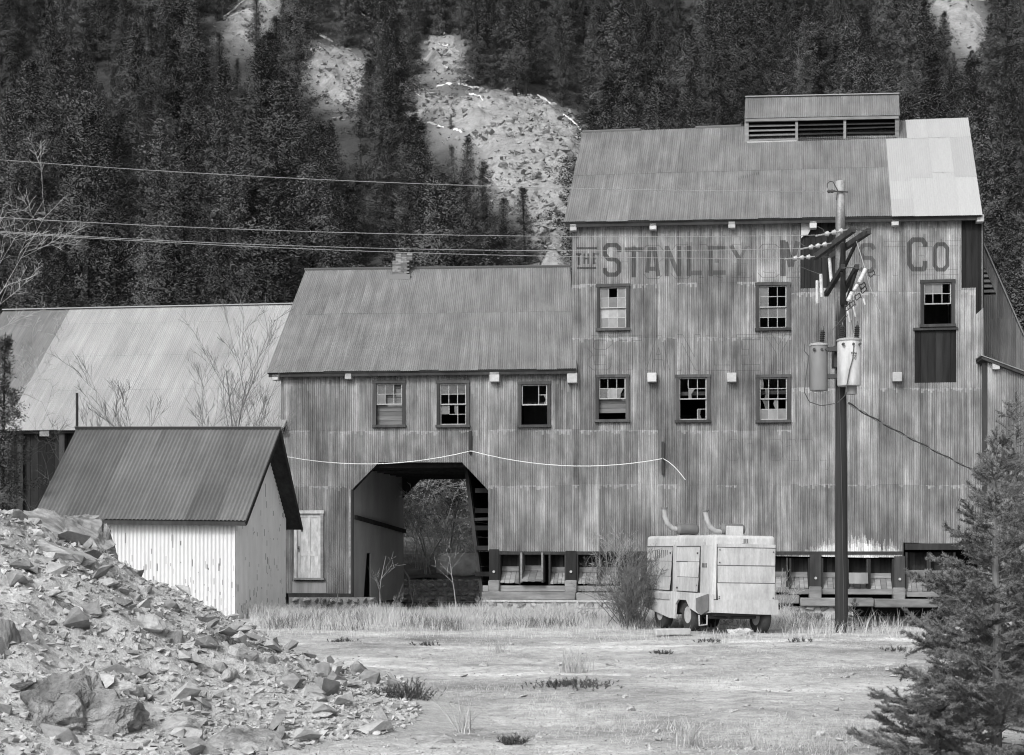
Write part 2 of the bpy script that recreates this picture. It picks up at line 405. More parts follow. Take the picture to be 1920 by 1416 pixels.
# ------------------------------------------------------------------ terrain
def fbm(x, y, s, o=4, z=0.0): return mnoise.fractal(Vector((x * s, y * s, z)), 0.9, 2.1, o)
def sstep(a, b, x):
    t = min(1.0, max(0.0, (x - a) / (b - a))); return t * t * (3 - 2 * t)
def ground_h(x, y):
    h = 0.05 * fbm(x, y, 0.25, 3) + 0.022 * fbm(x, y, 1.4, 3, 5.0)
    for c_ in (30.2, 31.9, 24.6, 26.2):           # old wheel ruts
        t_ = (y - c_ - .9 * math.sin(x * .16 + c_ * .2)) / .16
        if abs(t_) < 4: h -= .045 * math.exp(-t_ * t_) - .018 * math.exp(-(abs(t_) - 1.9) ** 2)
    h -= 0.33 * sstep(42.5, 49.5, y)              # the yard falls a little towards the buildings
    h -= 0.75 * sstep(38.6, 40.5, y) * sstep(8.2, 9.4, x) * (1 - sstep(51.5, 52.5, y)) * (1 - sstep(13.5, 15, x))   # hollow before the bins
    return h
def hill_h(x, y):
    s = y - 69.0 - 0.03 * x
    if s < -12: return -1.0
    base = 4.0 * math.log1p(math.exp(min(s / 4.0, 40))) * 0.52 - 0.6
    k = sstep(0, 40, s)
    base += k * (5.0 * fbm(x, y, 0.018, 3, 2.0) + 1.2 * fbm(x, y, 0.07, 3, 7.0))
    base += k * 3.5 * math.exp(-((x + 1.5 - (y - 90) * 0.02) / 9.0) ** 2) * sstep(85, 150, y)        # the tongue of waste rock stands proud
    if y > 285: base += 0.25 * (y - 285)
    return base
def on_hill(px, py):
    r = ray(px, py); y = 62.0
    while y < 420:
        if EYE + r.z * y <= hill_h(r.x * y, y): break
        y += 0.6
    return Vector((r.x * y, y, hill_h(r.x * y, y)))
def inside(p, poly):
    x, y = p; c = False
    for (x0, y0), (x1, y1) in zip(poly, poly[1:] + poly[:1]):
        if (y0 > y) != (y1 > y) and x < x0 + (x1 - x0) * (y - y0) / (y1 - y0): c = not c
    return c
TALUS_PX = [
    [(1005, 520), (1062, 520), (1066, 420), (1078, 330), (1105, 245), (1060, 208), (1000, 180), (930, 163), (850, 183), (790, 158), (752, 146), (752, 200), (790, 228), (850, 252), (905, 290), (918, 340), (940, 372), (995, 385), (1008, 440)],
    [(556, 96), (605, 82), (660, 92), (696, 120), (702, 170), (655, 205), (612, 190), (575, 130)],
    [(400, 70), (430, 25), (470, -30), (545, -30), (520, 20), (470, 85), (440, 70)],
    [(800, 66), (842, 48), (866, 84), (872, 136), (820, 148), (790, 116)],
    [(1725, -30), (1810, -30), (1850, 50), (1852, 100), (1815, 92), (1770, 40)],
]
def in_talus(q): return any(inside(q, pl) for pl in TALUS_PX)

def grid_mesh(name, xs, ys, hf, mt):
    nx, ny = len(xs), len(ys)
    V = np.array([(x, y, hf(x, y)) for y in ys for x in xs])
    i = np.arange(ny - 1)[:, None] * nx + np.arange(nx - 1)[None, :]
    Fc = np.stack([i, i + 1, i + nx + 1, i + nx], -1).reshape(-1, 4)
    return np_mesh(name, V, Fc, mt, True), V
xs = np.concatenate([np.linspace(-1500, -60, 8), np.linspace(-40, -14, 60), np.linspace(-13.8, 20, 170), np.linspace(20.3, 40, 40), np.linspace(60, 1500, 8)])
ys = np.concatenate([np.linspace(-600, -20, 6), np.linspace(0, 13, 20), np.linspace(13.2, 40, 300), np.linspace(40.3, 68, 90), np.linspace(80, 2600, 8)])
me, _ = grid_mesh('ground', xs, ys, lambda x, y: ground_h(x, y) if (abs(x) < 45 and 0 <= y < 70) else -0.3 if y > 70 else 0.0, M['ground'])
tag(link('ground', me), kind='structure')
xs = np.linspace(-190, 190, 191); ys = np.concatenate([np.arange(57, 130, 1.3), np.arange(130, 420, 2.6)])
me, V = grid_mesh('hillside', xs, ys, hill_h, M['hill'])
att = me.attributes.new('talus', 'FLOAT', 'POINT')
def near_talus(q):
    if q[1] > 620 or not any(min(p[0] for p in pl) - 40 < q[0] < max(p[0] for p in pl) + 40 and min(p[1] for p in pl) - 40 < q[1] < max(p[1] for p in pl) + 50 for pl in TALUS_PX): return 0.0
    return sum(in_talus((q[0] + a * 11, q[1] + b * 12)) for a in (-2, -1, 0, 1, 2) for b in (-3, -2, -1, 0, 1)) / 25
tl = np.array([min(1.0, 1.3 * near_talus(project(v))) if v[1] > 66 else 0.0 for v in V])
att.data.foreach_set('value', tl.astype(np.float32))
tag(link('hillside', me), kind='structure')
# stony skin of the bare slope, a fine sheet just proud of the hillside
def edge_fade(q):
    best = 1e9
    for poly in TALUS_PX:
        if not inside(q, poly): continue
        for (x0, y0), (x1, y1) in zip(poly, poly[1:] + poly[:1]):
            t = max(0, min(1, ((q[0]-x0)*(x1-x0) + (q[1]-y0)*(y1-y0)) / ((x1-x0)**2 + (y1-y0)**2 + 1e-9)))
            best = min(best, math.hypot(q[0] - x0 - t*(x1-x0), q[1] - y0 - t*(y1-y0)))
    return sstep(0, 26, best) if best < 1e8 else 0.0
def talus_lift(p): return 0.5 + 0.7 * mnoise.fractal(p * 0.25, 0.8, 2.1, 5) - 1.0 * abs(mnoise.noise(Vector((p.x * .22 + p.y * .05, p.z * .10, 3)))) + .35 - 0.4 * abs(mnoise.noise(p * 0.55)) + .15
def talus_sheet(poly, idx):
    x0, x1 = min(p[0] for p in poly), max(p[0] for p in poly); y0, y1 = min(p[1] for p in poly), max(p[1] for p in poly)
    st = 3.4
    pts, ids = [], {}
    for j, py in enumerate(np.arange(max(y0, -25), y1 + st, st)):
        for i, px in enumerate(np.arange(x0, x1 + st, st)):
            if inside((px, py), poly):
                p = on_hill(px, py)
                p.z += edge_fade((px, py)) * talus_lift(p) - .12
                ids[(i, j)] = len(pts); pts.append(p)
    fc = [(ids[(i, j)], ids[(i, j+1)], ids[(i+1, j+1)], ids[(i+1, j)]) for (i, j) in ids if (i+1, j) in ids and (i, j+1) in ids and (i+1, j+1) in ids]
    o = link('talus_slope', mesh('talus_slope', pts, fc, M['talus'], True)); tag(o, kind='structure')
    return pts
talus_pts = [talus_sheet(pl, i) for i, pl in enumerate(TALUS_PX)]

# rock shapes shared by every stone in the scene
def hull_rock(seed, n=16, sub=0, rough=0.0, flat=1.0):
    r_ = random.Random(seed); bm = bmesh.new()
    for _ in range(n):
        v = Vector((r_.gauss(0, 1), r_.gauss(0, 1), r_.gauss(0, 1))).normalized() * r_.uniform(0.75, 1.0)
        v.z *= flat; bm.verts.new(v * (0.5 if sub else .5 * r_.uniform(.72, 1)))
    ret = bmesh.ops.convex_hull(bm, input=bm.verts[:])
    bmesh.ops.delete(bm, geom=[v for v in bm.verts if not v.link_faces], context='VERTS')
    if sub:
        bmesh.ops.bevel(bm, geom=bm.edges[:], offset=0.025, segments=1, affect='EDGES', clamp_overlap=True)
        bmesh.ops.triangulate(bm, faces=bm.faces[:])
        bmesh.ops.subdivide_edges(bm, edges=bm.edges[:], cuts=sub, use_grid_fill=True)
        for v in bm.verts:
            q = v.co * 3.0 + Vector((seed, 0, 0))
            v.co += v.co.normalized() * (rough * mnoise.fractal(q, 0.7, 2.2, 5) - rough * 0.8 * abs(mnoise.noise(q * 0.8)))
    bmesh.ops.triangulate(bm, faces=bm.faces[:])
    bmesh.ops.recalc_face_normals(bm, faces=bm.faces[:])
    vs_ = np.array([v.co[:] for v in bm.verts]); bm.verts.index_update(); fs_ = np.array([[v.index for v in f.verts] for f in bm.faces]); bm.free()
    return vs_, fs_
HULLS = [hull_rock(100 + i, 13 + i % 4, flat=0.55 + 0.08 * (i % 6)) for i in range(12)]
LOWHULLS = [hull_rock(200 + i, 7, flat=0.75) for i in range(8)]
def scatter_mesh(name, pts, sizes, hulls, mt, aniso=0.35):
    """many stones joined as one mass"""
    VV, FF, n = [], [], 0
    for p, s in zip(pts, sizes):
        v, f = hulls[rnd.randrange(len(hulls))]
        e = Matrix.Rotation(rnd.uniform(0, 6.28), 3, 'Z') @ Matrix.Rotation(rnd.uniform(-0.7, 0.7), 3, 'X')
        sc = np.array([s * rnd.uniform(1 - aniso, 1 + aniso) for _ in range(3)])
        VV.append((v * sc) @ np.array(e).T + np.array(p)); FF.append(f + n); n += len(v)
    return link(name, np_mesh(name, np.concatenate(VV), np.concatenate(FF), mt))
pts, sizes = [], []
for k, P_ in enumerate(talus_pts):
    for _ in range([5200, 900, 500, 500, 500][k]):
        p = P_[rnd.randrange(len(P_))] + Vector((rnd.uniform(-.5, .5), rnd.uniform(-.9, .9), rnd.uniform(-.05, .15)))
        if rnd.random() < 0.35 or mnoise.noise(p * 0.12) > -0.05:
            pts.append(p); sizes.append(0.14 + 1.0 * rnd.random() ** 6)
for pl, nn in zip(TALUS_PX, (1500, 500, 400, 300, 300)):
    x0, x1, y0, y1 = min(p[0] for p in pl) - 28, max(p[0] for p in pl) + 28, max(-20, min(p[1] for p in pl) - 15), max(p[1] for p in pl) + 40
    for _ in range(nn):
        q = (rnd.uniform(x0, x1), rnd.uniform(y0, y1))
        if edge_fade(q) < .9 and near_talus(q) > .12:
            p = on_hill(*q); pts.append(p + Vector((0, 0, .1))); sizes.append(.2 + .8 * rnd.random() ** 4)
tag(scatter_mesh('talus_stones', pts, sizes, LOWHULLS, M['talus']), 'loose broken stones covering the bare slope', 'stones', kind='stuff')
# snow lying along the edges of the bare slope
SV, SF = [], []
for path, w in [([(818, 164), (838, 160), (862, 159), (885, 165), (908, 168)], 6), ([(878, 180), (892, 187), (906, 203)], 6), ([(945, 172), (962, 168), (976, 172)], 5), ([(1000, 178), (1018, 186), (1040, 202)], 4),
                ([(1056, 224), (1072, 232), (1090, 247)], 5), ([(782, 228), (812, 235), (832, 242)], 6), ([(850, 246), (866, 252)], 4), ([(832, 128), (852, 135)], 4), ([(872, 142), (890, 150), (912, 149)], 5),
                ([(748, 150), (758, 165), (790, 200)], 4), ([(594, 66), (610, 72), (624, 80)], 8), ([(418, 34), (440, 18), (468, -4)], 5), ([(310, 20), (330, 8), (352, 2)], 6), ([(660, 14), (672, 22), (684, 32)], 8), ([(818, 92), (840, 100)], 7),
                ([(1066, 78), (1080, 84)], 4)]:
    n0 = len(SV); dens = []
    for a, b in zip(path, path[1:]):
        for i in range(5): dens.append((a[0] + (b[0]-a[0]) * i / 5, a[1] + (b[1]-a[1]) * i / 5))
    dens.append(path[-1])
    for i, (x, y) in enumerate(dens):
        e = .62 * math.sin(math.pi * (i + .15) / (len(dens) - .7)) ** .5 * rnd.uniform(.6, 1.1)
        for sgn in (-1, 1):
            p = on_hill(x, y + sgn * w * .5 * e); p.z += edge_fade((x, y)) * talus_lift(p) + .10; SV.append(p)
    SF += [(n0 + 2*i, n0 + 2*i+1, n0 + 2*i+3, n0 + 2*i+2) for i in range(len(dens) - 1)]
o = link('snow', mesh('snow', SV, SF, M['snow'], True)); tag(o, 'thin strips of old snow along the slope edges', 'snow', kind='stuff')
md = o.modifiers.new('depth', 'SOLIDIFY'); md.thickness = 0.15; md.offset = -1

# ------------------------------------------------------------------ the tall mill
TY = 0.14; Z0 = 52.5
MF = Frame(1457, Z0, TY); WF = Frame(790, Z0, TY); SF_ = Frame(280, Z0, TY)
PITCH = 0.073; COLW = PITCH * 9
def slope_at(y): return 0.012 + (y - 1030) * 4.8e-5
def course(fr, y, xref):                          # a lap line through pixel (xref, y), running with the building's own lean
    s = slope_at(y); return line_fn(fr, [(xref - 200, y - 200 * s), (xref + 200, y + 200 * s)])
def hash01(k, s=0): return random.Random(k * 7919 + s * 104729).random()
def top_band(vt, val, lo, hi, seed, up=0.02):     # bare bright metal along the upper edge of a sheet, ragged from rib to rib
    def f(u):
        k = int(math.floor(u / PITCH + 0.25)); t = vt(u)
        return [(t - lo - (hi - lo) * hash01(k, seed) ** 2, t + up, 'bright', val * (0.5 + 0.5 * hash01(k, seed + 1)))]
    return f
def lay_wall(parent, fr, pxl, pxr, courses_of, openings, marks, base_d=0.0, seed=0):
    """sheets in columns; courses_of(px) -> list of lap lines from eave to bottom"""
    uL, uR = fr.P(pxl, 800).x, fr.P(pxr, 800).x
    k = math.floor(uL / COLW)
    u = uL; ci = 0
    while u < uR - 0.05:
        u1 = min((k + 1) * COLW, uR)
        if u1 - u < 0.15: k += 1; u1 = min((k + 1) * COLW, uR)
        pxc = CX + F * (fr.O + fr.eu * ((u + u1) / 2)).x / (fr.O + fr.eu * ((u + u1) / 2)).y
        L_ = courses_of(pxc)
        for i in range(len(L_) - 1):
            j0, j1 = rnd.uniform(-.025, .025), rnd.uniform(-.025, .025)
            last = i == len(L_) - 2
            top = (lambda q, i=i: L_[i](q) + (0.10 if i else 0.0))
            bot = (lambda q, i=i, j=j1, last=last: L_[i+1](q) + (j if not last else j * 0.4))
            vis = (lambda q, i=i: L_[i](q))
            mk = list(marks)
            if i == 0: mk.append(top_band(vis, 0.3, 0.15, 0.9, ci * 31 + i + seed))
            elif hash01(ci * 3 + i, 5) < 0.7: mk.append(top_band(vis, 0.6, 0.02, 0.18, ci * 31 + i + seed, 0.12))
            wall_sheet(parent, 'wall_sheet', M['wall_tin_dark' if hash01(ci * 17 + i * 5, seed + 40) < (.06, .12, .22, .34, .24, .24)[min(i, 5)] else 'wall_tin'], u, u1, bot, top, PITCH, 0.0115, base_d + 0.011 * i + 0.006 * (ci % 2), openings, mk)
        u = u1; k += 1; ci += 1

mill = thing('mill_building', 'tall corrugated tin mill with painted company sign and roof ventilator', 'building', MF.O, MF.rot)
WIN = {}
def window(parent, fr, rect, panes, upper='full', lower='full', boards=None, name='window'):
    """rect: outer trim in pixels. panes: 4 strings of 3: g dusty glass, p glass painted pale for reflection, b broken glass, '.' empty."""
    x0, y0, x1, y1 = rect
    a, b = fr.P(x0, y1), fr.P(x1, y0)
    W, H = b.x - a.x, b.z - a.z
    tw = 0.105
    w = link(name, None, parent); w.empty_display_size = .2; w.location = (a.x, 0, a.z)
    def fix(o): return o
    for nm, bx in (('trim_board', (0, tw, -.055, .05, 0.09, H - .10)), ('trim_board', (W - tw, W, -.055, .05, 0.09, H - .10)), ('head_trim', (-.02, W + .02, -.065, .05, H - .10, H)), ('sill', (-.03, W + .03, -.10, .06, 0, .09))):
        MB().box(*bx).build(nm, M['trim_wood'], w)
    MB().box(tw - .01, tw + .0, .05, .14, .09, H - .1).box(W - tw, W - tw + .01, .05, .14, .09, H - .1).box(tw, W - tw, .05, .14, H - .1, H - .09).box(tw, W - tw, .06, .14, .08, .09).build('jamb', M['dark_wood'], w)
    ix0, ix1, iz0, iz1 = tw + .004, W - tw - .004, .094, H - .104
    zm = (iz0 + iz1) / 2
    for part, (s0, s1), rows, yy, mode in (('upper_sash', (zm - .02, iz1), (0, 1), .02, upper), ('lower_sash', (iz0, zm + .02), (2, 3), .065, lower)):
        if mode == 'none': continue
        m = MB(); st = .036
        m.box(ix0, ix0 + st, yy, yy + .035, s0, s1).box(ix1 - st, ix1, yy, yy + .035, s0, s1).box(ix0 + st, ix1 - st, yy, yy + .035, s1 - st, s1).box(ix0 + st, ix1 - st, yy, yy + .035, s0, s0 + st)
        cw, ch = (ix1 - ix0) / 3, (s1 - s0) / 2
        mt_ = .02
        vert = {'full': [(1, 0, 2), (2, 0, 2)], 'left_gone': [(2, 0, 2)], 'right_bits': [(1, 0, 1), (2, 0, 2)], 'bare': [], 'broken': [(1, 0, 1), (2, .1, 2)], 'one': [(2, 1, 2)]}[mode]
        hor = {'full': (0, 3), 'left_gone': (2, 3), 'right_bits': (1, 3), 'bare': None, 'broken': (1, 2.9), 'one': (2, 3)}[mode]
        for (c, r0, r1) in vert: m.box(ix0 + c * cw - mt_ / 2, ix0 + c * cw + mt_ / 2, yy + .008, yy + .03, s1 - r1 * ch + .01, s1 - r0 * ch - .01)
        if hor: m.box(ix0 + hor[0] * cw + .01, ix0 + hor[1] * cw - .01, yy + .010, yy + .028, s1 - ch - mt_ / 2, s1 - ch + mt_ / 2)
        sash = m.build(part, M['sash_wood'], w)
        for ri, row in enumerate(rows):
            for c in range(3):
                t = panes[row][c]
                if t == '.': continue
                g0, g1 = ix0 + c * cw + .006, ix0 + (c + 1) * cw - .006
                h1, h0 = s1 - ri * ch - .006, s1 - (ri + 1) * ch + .006
                if t == 'b':
                    pts = [(g0, h0), (g0 + cw * rnd.uniform(.2, .5), h0), (g0 + cw * rnd.uniform(.15, .6), (h0 + h1) / 2), (g0 + cw * rnd.uniform(.3, .8), h1), (g0, h1)]
                    if rnd.random() < .5: pts = [(g0 + g1 - x, z) for x, z in pts][::-1]
                else: pts = [(g0, h0), (g1, h0), (g1, h1), (g0, h1)]
                o = MB().poly([(x, yy + .018, z) for x, z in pts], (0, .003, 0)).build('pane', M['glass_pale' if t == 'p' else 'glass'], w)
                o.rotation_euler = (0, 0, 0)
    if boards:
        z0, z1, yb = iz0 + boards[0] * (iz1 - iz0), iz0 + boards[1] * (iz1 - iz0), .16
        n = max(1, int(round((z1 - z0) / .15)))
        xa = ix0 + (boards[2] if len(boards) > 2 else 0) * (ix1 - ix0)
        for i in range(n):
            MB().box(xa - .05, ix1 + .05, yb, yb + .02, z0 + (z1 - z0) * i / n + .004, z0 + (z1 - z0) * (i + 1) / n - .004).build('inner_board', M['board_wood'], w)
    ia, ib = fr.P(x0, y1), fr.P(x1, y0)
    lo, hi, ulo, uhi = a.z + .06, b.z - .06, a.x + .07, b.x - .07
    WIN.setdefault(parent.name, []).append(lambda u: [(lo, hi)] if ulo < u < uhi else [])
    return w

window(mill, MF, (1119, 532, 1180, 621), ['p.p', 'pgp', 'ppp', 'ppg'])
window(mill, MF, (1417, 529, 1481, 621), ['g..', 'g..', 'ggg', '...'])
window(mill, MF, (1726, 524, 1790, 614), ['gg.', '...', '...', '...'], lower='none')
window(mill, MF, (1117, 702, 1179, 792), ['...', 'gpb', '...', '...'], lower='none', boards=(.16, .5))
window(mill, MF, (1267, 702, 1331, 793), ['...', '.b.', '...', '..b'], upper='broken', lower='one')
window(mill, MF, (1418, 702, 1482, 793), ['b..', 'b..', 'bb.', 'gpp'])

# painted sign: strokes traced in photo pixels, laid over the ribs themselves
def strokes(org, sc, items):
    out = []
    for pts, w, val in items:
        q = [(org[0] + x / sc, org[1] + y / sc) for x, y in pts]; hw = w / sc / 2
        for (x0, y0), (x1, y1) in zip(q, q[1:]):
            dx, dy = x1 - x0, y1 - y0; l = math.hypot(dx, dy) or 1; dx /= l; dy /= l
            e = hw * 0.35 if hw > 2 else 0
            out.append(([(x0 - dx*e - dy*hw, y0 - dy*e + dx*hw), (x1 + dx*e - dy*hw, y1 + dy*e + dx*hw), (x1 + dx*e + dy*hw, y1 + dy*e - dx*hw), (x0 - dx*e + dy*hw, y0 - dy*e - dx*hw)], val))
    return out
SIGN = strokes((1060, 430), 7.385, [
    ([(155, 262), (440, 262)], 28, .95), ([(160, 537), (430, 537)], 28, .95), ([(145, 345), (225, 345)], 26, .95), ([(185, 340), (185, 490)], 30, .95), ([(262, 335), (262, 480)], 24, .9), ([(318, 335), (318, 480)], 24, .9), ([(262, 405), (318, 405)], 22, .9),
    ([(392, 330), (392, 480)], 30, .95), ([(392, 342), (465, 342)], 22, .6), ([(392, 408), (430, 408)], 22, .6), ([(392, 470), (430, 470)], 22, .6),
    ([(748, 305), (748, 262), (705, 220), (585, 220), (548, 268), (548, 352), (600, 415), (690, 417), (745, 470), (745, 580), (700, 628), (590, 628), (548, 590), (548, 545)], 60, .92),
    ([(835, 280), (1058, 280)], 60, .85), ([(948, 250), (948, 655)], 60, .88),
    ([(1132, 590), (1172, 262)], 60, .8), ([(1285, 640), (1232, 262)], 60, .8), ([(1135, 548), (1290, 548)], 58, .78), ([(1160, 268), (1250, 268)], 52, .75),
    ([(1405, 242), (1405, 640)], 62, .8), ([(1575, 242), (1575, 640)], 62, .75), ([(1405, 250), (1570, 630)], 62, .75), ([(1710, 242), (1710, 640)], 60, .75), ([(1690, 605), (1880, 605)], 66, .65), ([(1745, 250), (1745, 560)], 30, .3),
    ([(1065, 290), (1130, 222), (1295, 222), (1360, 290)], 9, .6), ([(1360, 400), (1300, 450)], 9, .4), ([(1085, 620), (1140, 683), (1295, 683), (1345, 630)], 9, .6), ([(1480, 285), (1530, 215), (1705, 215)], 9, .55), ([(1460, 610), (1520, 678), (1700, 678), (1735, 640)], 9, .55), ([(1860, 213), (1920, 213)], 9, .5), ([(1850, 668), (1910, 668)], 9, .5), ([(780, 450), (880, 450)], 8, .35)])
SIGN += strokes((1300, 430), 7.385, [
    ([(240, 238), (240, 635)], 62, .75), ([(210, 260), (435, 260)], 52, .75), ([(300, 435), (345, 435)], 58, .5), ([(215, 600), (435, 600)], 62, .65),
    ([(530, 240), (632, 402)], 58, .75), ([(738, 240), (645, 402)], 44, .4), ([(632, 385), (632, 630)], 56, .6),
    ([(85, 210), (175, 210), (210, 245)], 9, .55), ([(85, 670), (150, 670)], 9, .5), ([(320, 640), (345, 670), (410, 670)], 9, .55), ([(500, 240), (545, 208), (660, 208)], 9, .5), ([(740, 235), (780, 240), (820, 290)], 9, .4), ([(530, 668), (790, 668), (810, 640)], 9, .5), ([(540, 480), (760, 470)], 8, .3), ([(570, 598), (720, 598)], 8, .35),
    ([(905, 275), (960, 207), (1130, 207), (1195, 255)], 10, .65), ([(890, 600), (955, 668), (1130, 668), (1195, 620)], 10, .5), ([(960, 300), (985, 280), (1130, 280), (1150, 320)], 9, .4), ([(960, 575), (990, 600), (1130, 595)], 9, .45), ([(1290, 205), (1360, 205)], 9, .4), ([(1290, 668), (1475, 668)], 9, .5), ([(1370, 595), (1475, 592)], 9, .35),
    ([(1240, 165), (1240, 635)], 78, .88), ([(1275, 190), (1350, 505)], 80, .85), ([(1440, 180), (1358, 505)], 72, .7)])
SIGN += strokes((1590, 430), 7.385, [
    ([(358, 268), (330, 220), (210, 220), (175, 270), (175, 340), (220, 395), (320, 397), (355, 440), (355, 530), (320, 580), (220, 580), (175, 548)], 56, .7),
    ([(495, 165), (800, 165)], 8, .5), ([(495, 242), (800, 242)], 8, .5), ([(497, 165), (497, 242)], 8, .4), ([(130, 640), (440, 640)], 8, .45), ([(620, 640), (690, 640)], 8, .4), ([(620, 245), (620, 640)], 8, .25), ([(700, 165), (700, 245)], 8, .3),
    ([(1070, 235), (1070, 200), (1030, 145), (900, 145), (850, 200), (850, 480), (900, 552), (1050, 552), (1066, 510), (1066, 450)], 66, .9),
    ([(1200, 262), (1240, 208), (1330, 208), (1375, 262), (1375, 500), (1330, 558), (1240, 558), (1200, 500), (1200, 262)], 56, .9),
    ([(1100, 165), (1200, 165)], 8, .45), ([(1340, 160), (1570, 160)], 8, .5), ([(970, 240), (1170, 240)], 8, .45), ([(1400, 230), (1520, 230)], 8, .5), ([(1080, 560), (1200, 560)], 8, .45), ([(1390, 555), (1520, 555)], 8, .5), ([(880, 632), (1200, 632)], 8, .5), ([(1290, 628), (1530, 628)], 8, .5), ([(970, 365), (1060, 365), (1060, 400)], 8, .35), ([(1550, 480), (1570, 590)], 8, .35)])
SIGN += strokes((1080, 610), 4.571, [(p, 5.5, .5) for p in [
    [(125, 95), (145, 85), (275, 85), (312, 125), (312, 160), (268, 200)], [(150, 145), (165, 127), (255, 127), (268, 145), (268, 190), (255, 208), (170, 208), (150, 190), (150, 145)], [(145, 255), (255, 255), (255, 338), (160, 338), (145, 255)], [(105, 200), (145, 250), (105, 290), (105, 345), (145, 382), (270, 382), (300, 350), (305, 240)],
    [(360, 185), (360, 85), (560, 85), (560, 130), (480, 130), (480, 382), (435, 382)], [(365, 130), (440, 130)], [(600, 385), (690, 90), (735, 90), (800, 385)], [(650, 385), (665, 295), (745, 295), (760, 385)], [(707, 190), (690, 250), (725, 250), (707, 190)], [(600, 385), (650, 385)],
    [(865, 385), (905, 385), (905, 150), (1025, 385), (1065, 385), (1065, 80), (1015, 80), (1015, 270), (915, 80), (865, 80)], [(1115, 385), (1115, 90), (1150, 90)], [(1185, 120), (1185, 340), (1320, 340), (1320, 385), (1115, 385)],
    [(1375, 385), (1375, 80), (1575, 80), (1575, 122), (1420, 122), (1420, 205), (1480, 205), (1480, 255), (1420, 255), (1420, 335), (1575, 335), (1575, 385), (1375, 385)], [(1715, 385), (1715, 235), (1620, 85), (1680, 78), (1735, 170), (1790, 78), (1845, 78), (1755, 235), (1755, 385), (1715, 385)]]])
SIGN += strokes((1330, 790), 7.385, [(p, 8, .38) for p in [
    [(245, 300), (290, 250), (380, 250), (420, 300), (420, 490), (380, 540), (280, 540), (245, 490), (245, 300)], [(460, 540), (460, 245), (690, 245), (715, 300), (715, 540)], [(530, 540), (530, 310), (600, 310), (600, 540)], [(825, 250), (980, 250), (1020, 300), (1020, 480), (980, 540), (860, 540)], [(860, 470), (920, 470)], [(825, 250), (825, 330)],
    [(1085, 300), (1085, 250), (1180, 250), (1215, 300), (1215, 480), (1240, 490), (1240, 545), (1090, 540), (1060, 480), (1060, 350), (1130, 330)], [(1265, 545), (1265, 250), (1420, 250), (1450, 290), (1450, 545)], [(1530, 250), (1530, 540), (1620, 540), (1600, 670), (1640, 670), (1665, 620), (1665, 250)]]])
sign_marks = poly_marks(MF, SIGN, 'paint')
_wl, _wr, _wt, _wb = MF.P(1498, 1020).x, MF.P(1692, 1020).x, MF.P(1600, 1000).z, MF.P(1600, 1048).z
def white_marks(u):                               # old whitewash along the foot of the wall
    if not (_wl < u < _wr): return []
    k = int(u / PITCH * 4)
    e = min(1, (u - _wl) / .8, (_wr - u) / .4)
    kr = int(u / PITCH); sm = .5 + .5 * mnoise.noise(Vector((u * 1.3, 0, 3)))
    h_ = (_wt - _wb) * (.25 + .6 * sm + .3 * hash01(kr, 77)) * (.3 + .7 * e)
    v_ = min(1, .35 + .9 * abs(mnoise.noise(Vector((u * 2.2, 1, 7)))) + .3 * hash01(k, 79)) * (.4 + .6 * e)
    return [(_wb, _wb + h_ * .7, 'white', v_), (_wb, _wb + h_ * (.75 + .4 * hash01(k, 80)), 'white', v_ * .5)]
eave = line_fn(MF, [(1057, 419), (1842, 404)])
LA = [course(MF, y, 1280) for y in (531, 632, 806, 909)]; LB = [course(MF, y, 1650) for y in (547, 727, 908)]
bot_l, bot_r, bot_n = line_fn(MF, [(915, 1033), (1240, 1037)]), line_fn(MF, [(1455, 1043), (1692, 1046)]), line_fn(MF, [(1695, 1018), (1845, 1021)])
def mill_courses(px):
    bot = bot_l if px < 1380 else bot_r if px < 1694 else bot_n
    if px < 1486: return [eave] + LA + [bot]
    return [eave] + LB + [bot]
mill_open = WIN['mill_building'] + [rect_open(MF, 1501, 405, 1569, 541), rect_open(MF, 1715, 614, 1793, 718)]
_jx, _j1 = MF.P(1803, 500), MF.P(1830, 500)
mill_open.append(lambda u: [(MF.P(1803, 540).z, 99)] if _jx.x < u <= _j1.x else [(MF.P(1803, 590).z + (u - _j1.x) * .9, 99)] if u > _j1.x else [])
lay_wall(mill, MF, 1072, 1484, mill_courses, mill_open, [sign_marks], 0.0, 1)
lay_wall(mill, MF, 1484, 1694, mill_courses, mill_open, [sign_marks, white_marks], 0.002, 2)
lay_wall(mill, MF, 1694, 1844, mill_courses, mill_open, [sign_marks], 0.0, 3)
# boarded openings where the tin is gone
def boards(parent, fr, x0, y0, x1, y1, w, mt, d=.05, name='board', jag=0.0):
    a, b = fr.P(x0, y1, d), fr.P(x1, y0, d); n = max(1, int(round((b.x - a.x) / w)))
    for i in range(n):
        q = (b.x - a.x) / n
        MB().box(a.x + q*i + .004, a.x + q*(i+1) - .004, d + rnd.uniform(0, .012), d + .03, a.z - rnd.uniform(0, jag), b.z).build(name, mt, parent)
boards(mill, MF, 1498, 405, 1572, 544, .19, M['black_board'], .06)
boards(mill, MF, 1712, 612, 1796, 721, .24, M['black_board'], .05)
boards(mill, MF, 1800, 402, 1845, 600, .2, M['black_board'], .05)
a, b = MF.P(1712, 617), MF.P(1796, 613)
MB().box(a.x, b.x, -.05, .03, a.z - .05, a.z + .03).build('ledge', M['trim_wood'], mill)
o = MB().poly([MF.P(1502, 418, -.03), MF.P(1502, 447, -.03), MF.P(1508, 441, -.03), MF.P(1515, 440, -.03), MF.P(1520, 430, -.03), MF.P(1522, 418, -.03)], (0, .012, 0)).build('torn_sheet', M['pale_wood'], mill)
